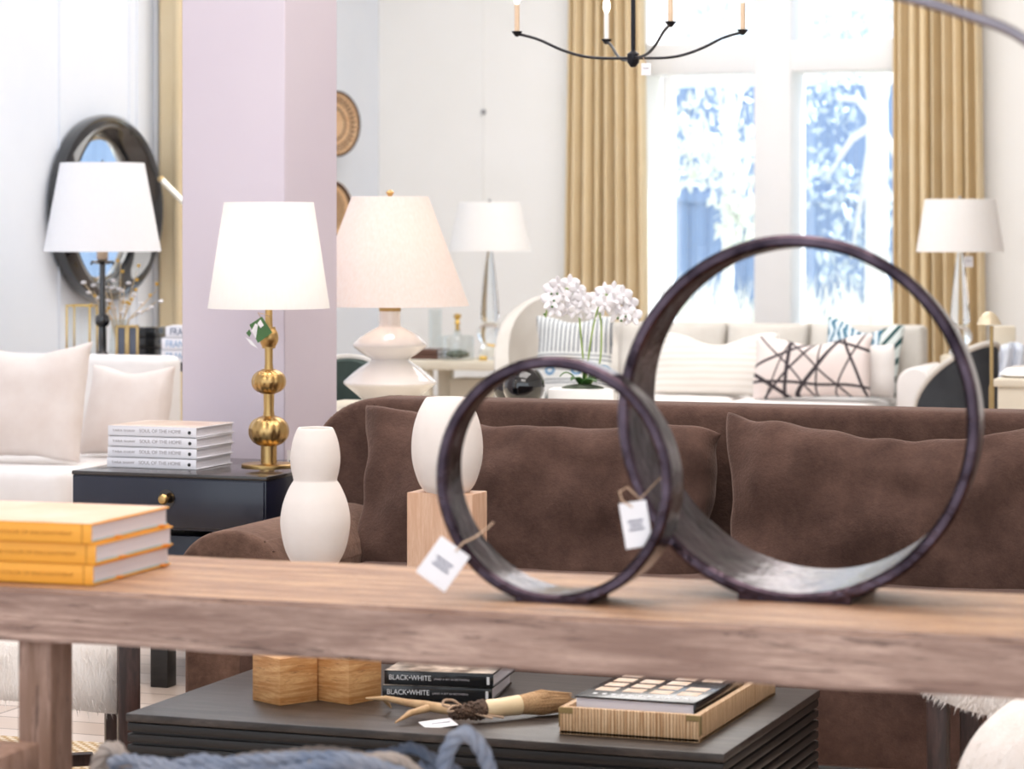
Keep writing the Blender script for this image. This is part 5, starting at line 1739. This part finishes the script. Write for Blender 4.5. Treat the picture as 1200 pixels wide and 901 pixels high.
# ------------------------------------------------------------------ pale round chair with patterned cushion
pc = onY(652, 12.4)
rc = thing('round_armchair', 'pale cream round-backed armchair holding the patterned cushion', 'chair', (pc.x, pc.y, 0), R(20))
def barrel(root, rx, ry, z0, zlow, zhigh, th, a0, a1, mo, name='shell'):
    mb = MB()
    n = 48
    t = bmesh.new()
    secs = []
    for q in range(n + 1):
        u = q / n
        a = a0 + (a1 - a0) * u
        h = zlow + (zhigh - zlow) * (sin(pi * u)) ** 0.7
        sec = []
        for s_, zz_ in ((1, z0), (1, h - 0.02), (0.99, h), (0.93, h + 0.008), (1 - th / rx + 0.0, h), (1 - th / rx, h - 0.02), (1 - th / rx, z0)):
            sec.append(t.verts.new((rx * s_ * cos(a), ry * s_ * sin(a), zz_)))
        secs.append(sec)
    m_ = len(secs[0])
    for q in range(n):
        for r_ in range(m_):
            t.faces.new((secs[q][r_], secs[q][(r_ + 1) % m_], secs[q + 1][(r_ + 1) % m_], secs[q + 1][r_]))
    t.faces.new(secs[0])
    t.faces.new(secs[-1][::-1])
    mb.add(t)
    return mb.done(name, mo, root, angle=60)
barrel(rc, 0.30, 0.34, 0.10, 0.58, zat(350, 12.9), 0.07, R(-20), R(200), M['cream'])
MB().lathe([(0, 0.10), (0.25, 0.10), (0.26, 0.12), (0.26, 0.40), (0.22, 0.44), (0, 0.45)], 40, sx=1, sy=1.1).done('seat', M['cream'], rc)
for a in (45, 135, 225, 315):
    MB().tube([(0.2 * cos(R(a)), 0.2 * sin(R(a)), 0.0), (0.2 * cos(R(a)), 0.2 * sin(R(a)), 0.12)], [0.014, 0.018], 10).done('leg', M['dark_leg'], rc)
# patterned cushion cloth: stripes above, medallions, points below
pm, nt, b = newmat('embroidered medallion cloth')
tc = nt.nodes.new('ShaderNodeTexCoord')
sp = nt.nodes.new('ShaderNodeSeparateXYZ')
nt.links.new(tc.outputs['Object'], sp.inputs[0])
X_, Z_ = sp.outputs[0], sp.outputs[2]
st_ = math2(nt, 'GREATER_THAN', math2(nt, 'SINE', math2(nt, 'MULTIPLY', X_, 300)), 0.35)
upm = math2(nt, 'GREATER_THAN', Z_, 0.285)
inkm = math2(nt, 'MULTIPLY', st_, upm)
mod = math2(nt, 'SUBTRACT', math2(nt, 'PINGPONG', math2(nt, 'ADD', X_, 1.0), 0.064), 0.0)
rr_ = math2(nt, 'SQRT', math2(nt, 'ADD', math2(nt, 'POWER', mod, 2), math2(nt, 'POWER', math2(nt, 'SUBTRACT', Z_, 0.20), 2)))
med = math2(nt, 'LESS_THAN', rr_, 0.026)
medi = math2(nt, 'LESS_THAN', rr_, 0.013)
bandm = None
for zc in (0.27, 0.25, 0.155, 0.14):
    q_ = math2(nt, 'LESS_THAN', math2(nt, 'ABSOLUTE', math2(nt, 'SUBTRACT', Z_, zc)), 0.0035)
    bandm = q_ if bandm is None else math2(nt, 'MAXIMUM', bandm, q_)
spk = math2(nt, 'LESS_THAN', math2(nt, 'ADD', math2(nt, 'MULTIPLY', math2(nt, 'PINGPONG', math2(nt, 'ADD', X_, 1.0), 0.02), 5.5), 0.0), math2(nt, 'SUBTRACT', 0.105, Z_))
spk = math2(nt, 'MULTIPLY', spk, math2(nt, 'GREATER_THAN', Z_, -1))
col = mixc(nt, inkm, 'e6e8e6', '6c7480')
col = mixc(nt, bandm, col, '7a828c')
col = mixc(nt, med, col, '6f9cc2')
col = mixc(nt, medi, col, 'd8e4ec')
col = mixc(nt, spk, col, '3c4448')
nt.links.new(col, b.inputs['Base Color'])
b.inputs['Roughness'].default_value = 0.9
pcu = pillow('throw_pillow', 'grey and blue medallion-patterned pillow on the round cream chair', 'pillow', pm, (onY(671, 12.1).x, 12.1, 0.452 + 0.05), 0.385, zat(366, 12.75) - 0.502, 0.16, rx=R(-12), rz=R(8), seed=31, pinch=0.06, dent=0.03)

# ------------------------------------------------------------------ right: charcoal chair, glass lamp, reading lamp, cream table
pc = ray(1117, 12.8)
dd = pc.dot(FW)
cc_ = thing('barrel_chair', 'charcoal barrel chair with pale trim at the right, behind the big ring', 'chair', (pc.x, pc.y, 0), R(-112))
barrel(cc_, 0.21, 0.21, 0.10, 0.52, zat(404, dd), 0.05, R(-25), R(205), M['charcoal'])
mb = MB()
top = []
for q in range(49):
    u = q / 48
    a = R(-25) + R(230) * u
    h = 0.52 + (zat(404, dd) - 0.52) * sin(pi * u) ** 0.7
    top.append((0.205 * cos(a), 0.205 * sin(a), h + 0.012))
mb.tube(top, 0.014, 8)
mb.done('piping', M['cream'], cc_)
MB().lathe([(0, 0.10), (0.15, 0.10), (0.155, 0.13), (0.155, 0.40), (0.12, 0.44), (0, 0.45)], 40).done('seat', M['cream'], cc_)
for a in (45, 135, 225, 315):
    MB().tube([(0.12 * cos(R(a)), 0.12 * sin(R(a)), 0.0), (0.12 * cos(R(a)), 0.12 * sin(R(a)), 0.12)], [0.014, 0.018], 10).done('leg', M['dark_leg'], cc_)
ch2 = copy_tree(cc_)
p2 = onY(396, 10.2)
ch2.location = (p2.x, p2.y, 0)
ch2.rotation_euler = (0, 0, R(10))
ch2['label'] = 'green-grey barrel chair with pale trim, peeking out between column and white lamp'
for ch in ch2.children:
    if ch.name.startswith('shell'):
        ch.data = ch.data.copy()
        ch.data.materials[0] = M['green_grey']
tw_ = ray(1179, 13.15)
th = thing('folded_throw', 'pale blue-white throw draped beside the charcoal barrel chair', 'throw', (tw_.x, tw_.y, 0), TH)
thm = fabric('pale blue throw', 'dfe6f2', 'eaeff8')
zt = zat(401, 13.15)
def thr(u, v):
    x = -0.07 + 0.14 * u + (0.06 * (v - 0.5))
    return (x + 0.01 * sin(9 * v), 0.02 * sin(14 * u) + 0.06 * (1 - v), zt - 0.03 * (2 * u - 1) ** 2 - (1 - v) * (zt - 0.30))
MB().grid(lambda u, v: thr(u, 1 - v), 18, 14).done('cloth', thm, th, solid=0.012, angle=180)
MB().box((0.0, 0.09, 0.45), (0.12, 0.05, 0.90), 0.01).done('rail', M['cream_wood'], th)

sdz = 0.62
sp_ = onY(1126, GY)
sd_ = thing('side_stand', 'pale side table behind the barrel chair, under the right glass lamp', 'table', (sp_.x + 0.07, GY, 0))
glz = zat(415, sp_.dot(FW))
MB().box((0, 0, glz - 0.02), (0.28, 0.34, 0.04), 0.005).done('table_top', M['cream_wood'], sd_)
for x in (-0.10, 0.10):
    for y in (-0.16, 0.16):
        MB().box((x, y, (glz - 0.04) / 2), (0.04, 0.04, glz - 0.04), 0.004).done('leg', M['cream_wood'], sd_)
glass_lamp('glass obelisk lamp with white shade before the right curtain', 1125, GY, glz + 0.001, 233.5, 295, 41, 51, 300, 394, 14)

tl_ = onY(1135, GY - 0.08)
tag_on('white price tag hanging below the right glass lamp shade', (tl_.x, tl_.y, zat(300, tl_.dot(FW))), 0.045, 0.055, 0, string_pts=[(0, 0, 0), (-0.01, 0.02, 0.02), (-0.03, 0.06, 0.024)], rz=TH, print_lines=1)

rd = 10.6
rp = ray(1162, rd)
root = thing('reading_lamp', 'slim brass pharmacy floor lamp beside the charcoal barrel chair', 'lamp', (rp.x, rp.y, 0), TH)
MB().tube([(0, 0, 0.02), (0, 0, zat(382, rd))], 0.0075, 10).done('pole', M['old_brass'], root)
MB().tube([(0, 0, 0.02), (0, 0, zat(452, rd))], 0.011, 10).done('lower_pole', M['old_brass'], root)
MB().lathe([(0, 0), (0.11, 0), (0.11, 0.015), (0.02, 0.03), (0, 0.03)], 32).done('base', M['old_brass'], root)
zz0 = zat(380, rd)
k = rd / FPX
hp2 = [(0.0, 15), (3, 14.8), (7, 12.5), (10, 8.5), (12.5, 4), (14.5, 0), (13.5, 0), (11.5, 3.5), (9, 7.5), (6, 11), (0, 13)]
MB().lathe([(r * k, z * k) for r, z in hp2], 32, (-3 * k, 0, zz0)).done('lamp_head', plain('pale brass shade', 'd8c8a8', 'e4d6ba', rough=0.4, metal=0.3), root)

wp = onY(1196, 11.3)
wd_ = wp.dot(FW)
root = thing('cream_cabinet', 'cream painted low cabinet at the right edge behind the reading lamp', 'cabinet', (wp.x + 0.09, 11.3, 0))
h = zat(443, wd_)
MB().box((0, 0, h / 2), (0.30, 0.4, h - 0.02), 0.004).done('body', M['cream_wood'], root)
MB().box((0, 0, h - 0.01), (0.34, 0.43, 0.03), 0.004).done('cabinet_top', M['cream_wood'], root)
MB().box((0, -0.202, h / 2 + 0.05), (0.25, 0.012, 0.25), 0.003).done('door', M['trim'], root)
o = MB().lathe([(0, 0), (0.10, 0), (0.12, 0.01), (0.09, 0.035), (0.06, 0.045), (0, 0.045)], 32).done('white_bowl', M['ceramic'], loc=(wp.x + 0.03, 11.3, h + 0.006))
tag(o, 'low white dish on the cream cabinet at the right edge', 'dish')

# ------------------------------------------------------------------ cowhide stools, pouf and rug
def hide_stool(label, loc, rz, wd, dp, zt, drop, seed, leg_in=0.02, legw=0.05, fringe=1.0):
    root = thing('hide_stool', label, 'stool', loc, rz)
    rnd = random.Random(seed)
    mb = MB()
    n = 64
    t = bmesh.new()
    rows_ = []
    def outline(a, grow):
        c_, s_ = cos(a), sin(a)
        p_ = 4.0
        r = 1 / ((abs(c_) ** p_ + abs(s_) ** p_) ** (1 / p_))
        return ((wd / 2 + grow) * r * c_, (dp / 2 + grow) * r * s_)
    for (gr, z, sc) in ((0, zt + 0.012, 0.0), (0, zt + 0.012, 0.5), (0, zt + 0.008, 0.85), (0, zt - 0.008, 0.97), (0.006, zt - 0.03, 1.0), (0.012, zt - drop * 0.55, 1.0), (0.016, zt - drop, 1.0)):
        row = []
        for q in range(n):
            a = 2 * pi * q / n
            x, y = outline(a, gr)
            zz_ = z - (0.03 * sin(a * 3 + seed) if z <= zt - drop + 1e-6 else 0) + 0.004 * noise.noise(Vector((x * 8, y * 8, z * 5)))
            row.append(t.verts.new((x * sc, y * sc, zz_)))
        rows_.append(row)
    for a_, b_ in zip(rows_, rows_[1:]):
        for q in range(n):
            t.faces.new((a_[q], a_[(q + 1) % n], b_[(q + 1) % n], b_[q]))
    bmesh.ops.remove_doubles(t, verts=t.verts, dist=1e-4)
    mb.add(t)
    mb.done('hide_cover', M['hide'], root, solid=0.006, angle=60)
    fr_, dk = MB(), MB()
    for q in range(2600):
        a = rnd.uniform(0, 2 * pi)
        x, y = outline(a, 0.014)
        zz_ = rnd.uniform(0, 1)
        z0 = zt - 0.03 - zz_ * (drop - 0.03) - 0.03 * sin(a * 3 + seed) * zz_
        ln = rnd.uniform(0.025, 0.05) * fringe
        ox, oy = cos(a) * rnd.uniform(0.002, 0.014), sin(a) * rnd.uniform(0.002, 0.014)
        w_ = 0.0016
        tx_, ty_ = -sin(a) * w_, cos(a) * w_
        tgt = dk if (zz_ > 0.9 and rnd.random() < 0.35) or (cos(a) > 0.93 and abs(y) < dp * 0.45) else fr_
        tgt.tri((x - tx_, y - ty_, z0), (x + tx_, y + ty_, z0), (x + ox + rnd.uniform(-0.006, 0.006), y + oy, z0 - ln))
    fr_.done('hide_fringe', M['hide'], root)['kind'] = 'stuff'
    dk.done('dark_hair_tips', M['hide_dark'], root)['kind'] = 'stuff'
    for x in (-wd / 2 + leg_in + legw / 2, wd / 2 - leg_in - legw / 2):
        for y in (-dp / 2 + leg_in + legw / 2, dp / 2 - leg_in - legw / 2):
            MB().box((x, y, (zt - 0.02) / 2), (legw, legw, zt - 0.02), 0.004).done('leg', M['dark_leg'], root)
    for s_ in (-1, 1):
        MB().box((0, s_ * (dp / 2 - leg_in - legw / 2), 0.075), (wd - 0.1, 0.03, 0.03), 0.003).done('stretcher', M['dark_leg'], root)
    return root
s1p = ray(149, 6.28)
ofs = Matrix.Rotation(R(33), 3, 'Z') @ Vector((0.33, -0.18, 0))
hide_stool('white cowhide bench with dark wooden legs seen under the console at left', (s1p.x - ofs.x, s1p.y - ofs.y, 0.0098), R(33), 0.66, 0.36, 0.43, 0.17, 3, fringe=0.6, leg_in=-0.028)
s2p = ray(1098, 5.55)
hide_stool('cowhide stool with dark legs at the right, between sofa and pouf', (s2p.x + 0.19, s2p.y + 0.19, 0), 0, 0.46, 0.44, 0.475, 0.05, 7, legw=0.042, fringe=0.4)

pp_ = ray(1252, 5.0)
pf = thing('hide_pouf', 'rounded white hide pouf in the lower right corner', 'pouf', (pp_.x, pp_.y, 0))
ph_ = zat(818, 5.0)
pr = smooth_profile([(0.0, ph_ + 0.012), (0.08, ph_), (0.14, ph_ - 0.04), (0.185, ph_ - 0.10), (0.205, ph_ - 0.18), (0.205, 0.14), (0.185, 0.05), (0.15, 0.008)], 5) + [(0, 0.005)]
MB().lathe(pr, 48).done('cover', M['hide'], pf, angle=60)
mb = MB()
rnd = random.Random(9)
for q in range(2200):
    a, u = rnd.uniform(0, 2 * pi), rnd.uniform(0, 1)
    i = int(u * 30)
    r, z = pr[i]
    w_ = 0.0014
    mb.tri((r * cos(a) - sin(a) * w_, r * sin(a) + cos(a) * w_, z), (r * cos(a) + sin(a) * w_, r * sin(a) - cos(a) * w_, z), ((r + 0.012) * cos(a), (r + 0.012) * sin(a), z - 0.016 + rnd.uniform(-0.006, 0.006)))
mb.done('hair', M['hide'], pf)['kind'] = 'stuff'

rm, nt, b = newmat('woven jute rug')
v = coords(nt)
ck = math2(nt, 'MULTIPLY', math2(nt, 'SINE', math2(nt, 'MULTIPLY', dotv(nt, v, (1, 0, 0)), 190)), math2(nt, 'SINE', math2(nt, 'MULTIPLY', dotv(nt, v, (0, 1, 0)), 190)))
nt.links.new(ramp(nt, ck, [(0.0, 'b99c74'), (0.35, 'e6d8c2')]), b.inputs['Base Color'])
b.inputs['Roughness'].default_value = 0.9
bump(nt, b, ck, 0.5, 0.005)
ra_ = onZ(108, 876, 0)
o = MB().box((0, 0, 0.005), (1.3, 0.9, 0.009), 0.003).done('jute_rug', rm, loc=(ra_.x - 0.5, ra_.y - 0.42, 0))
tag(o, 'woven jute rug on the pale floor under the cowhide bench', 'rug')
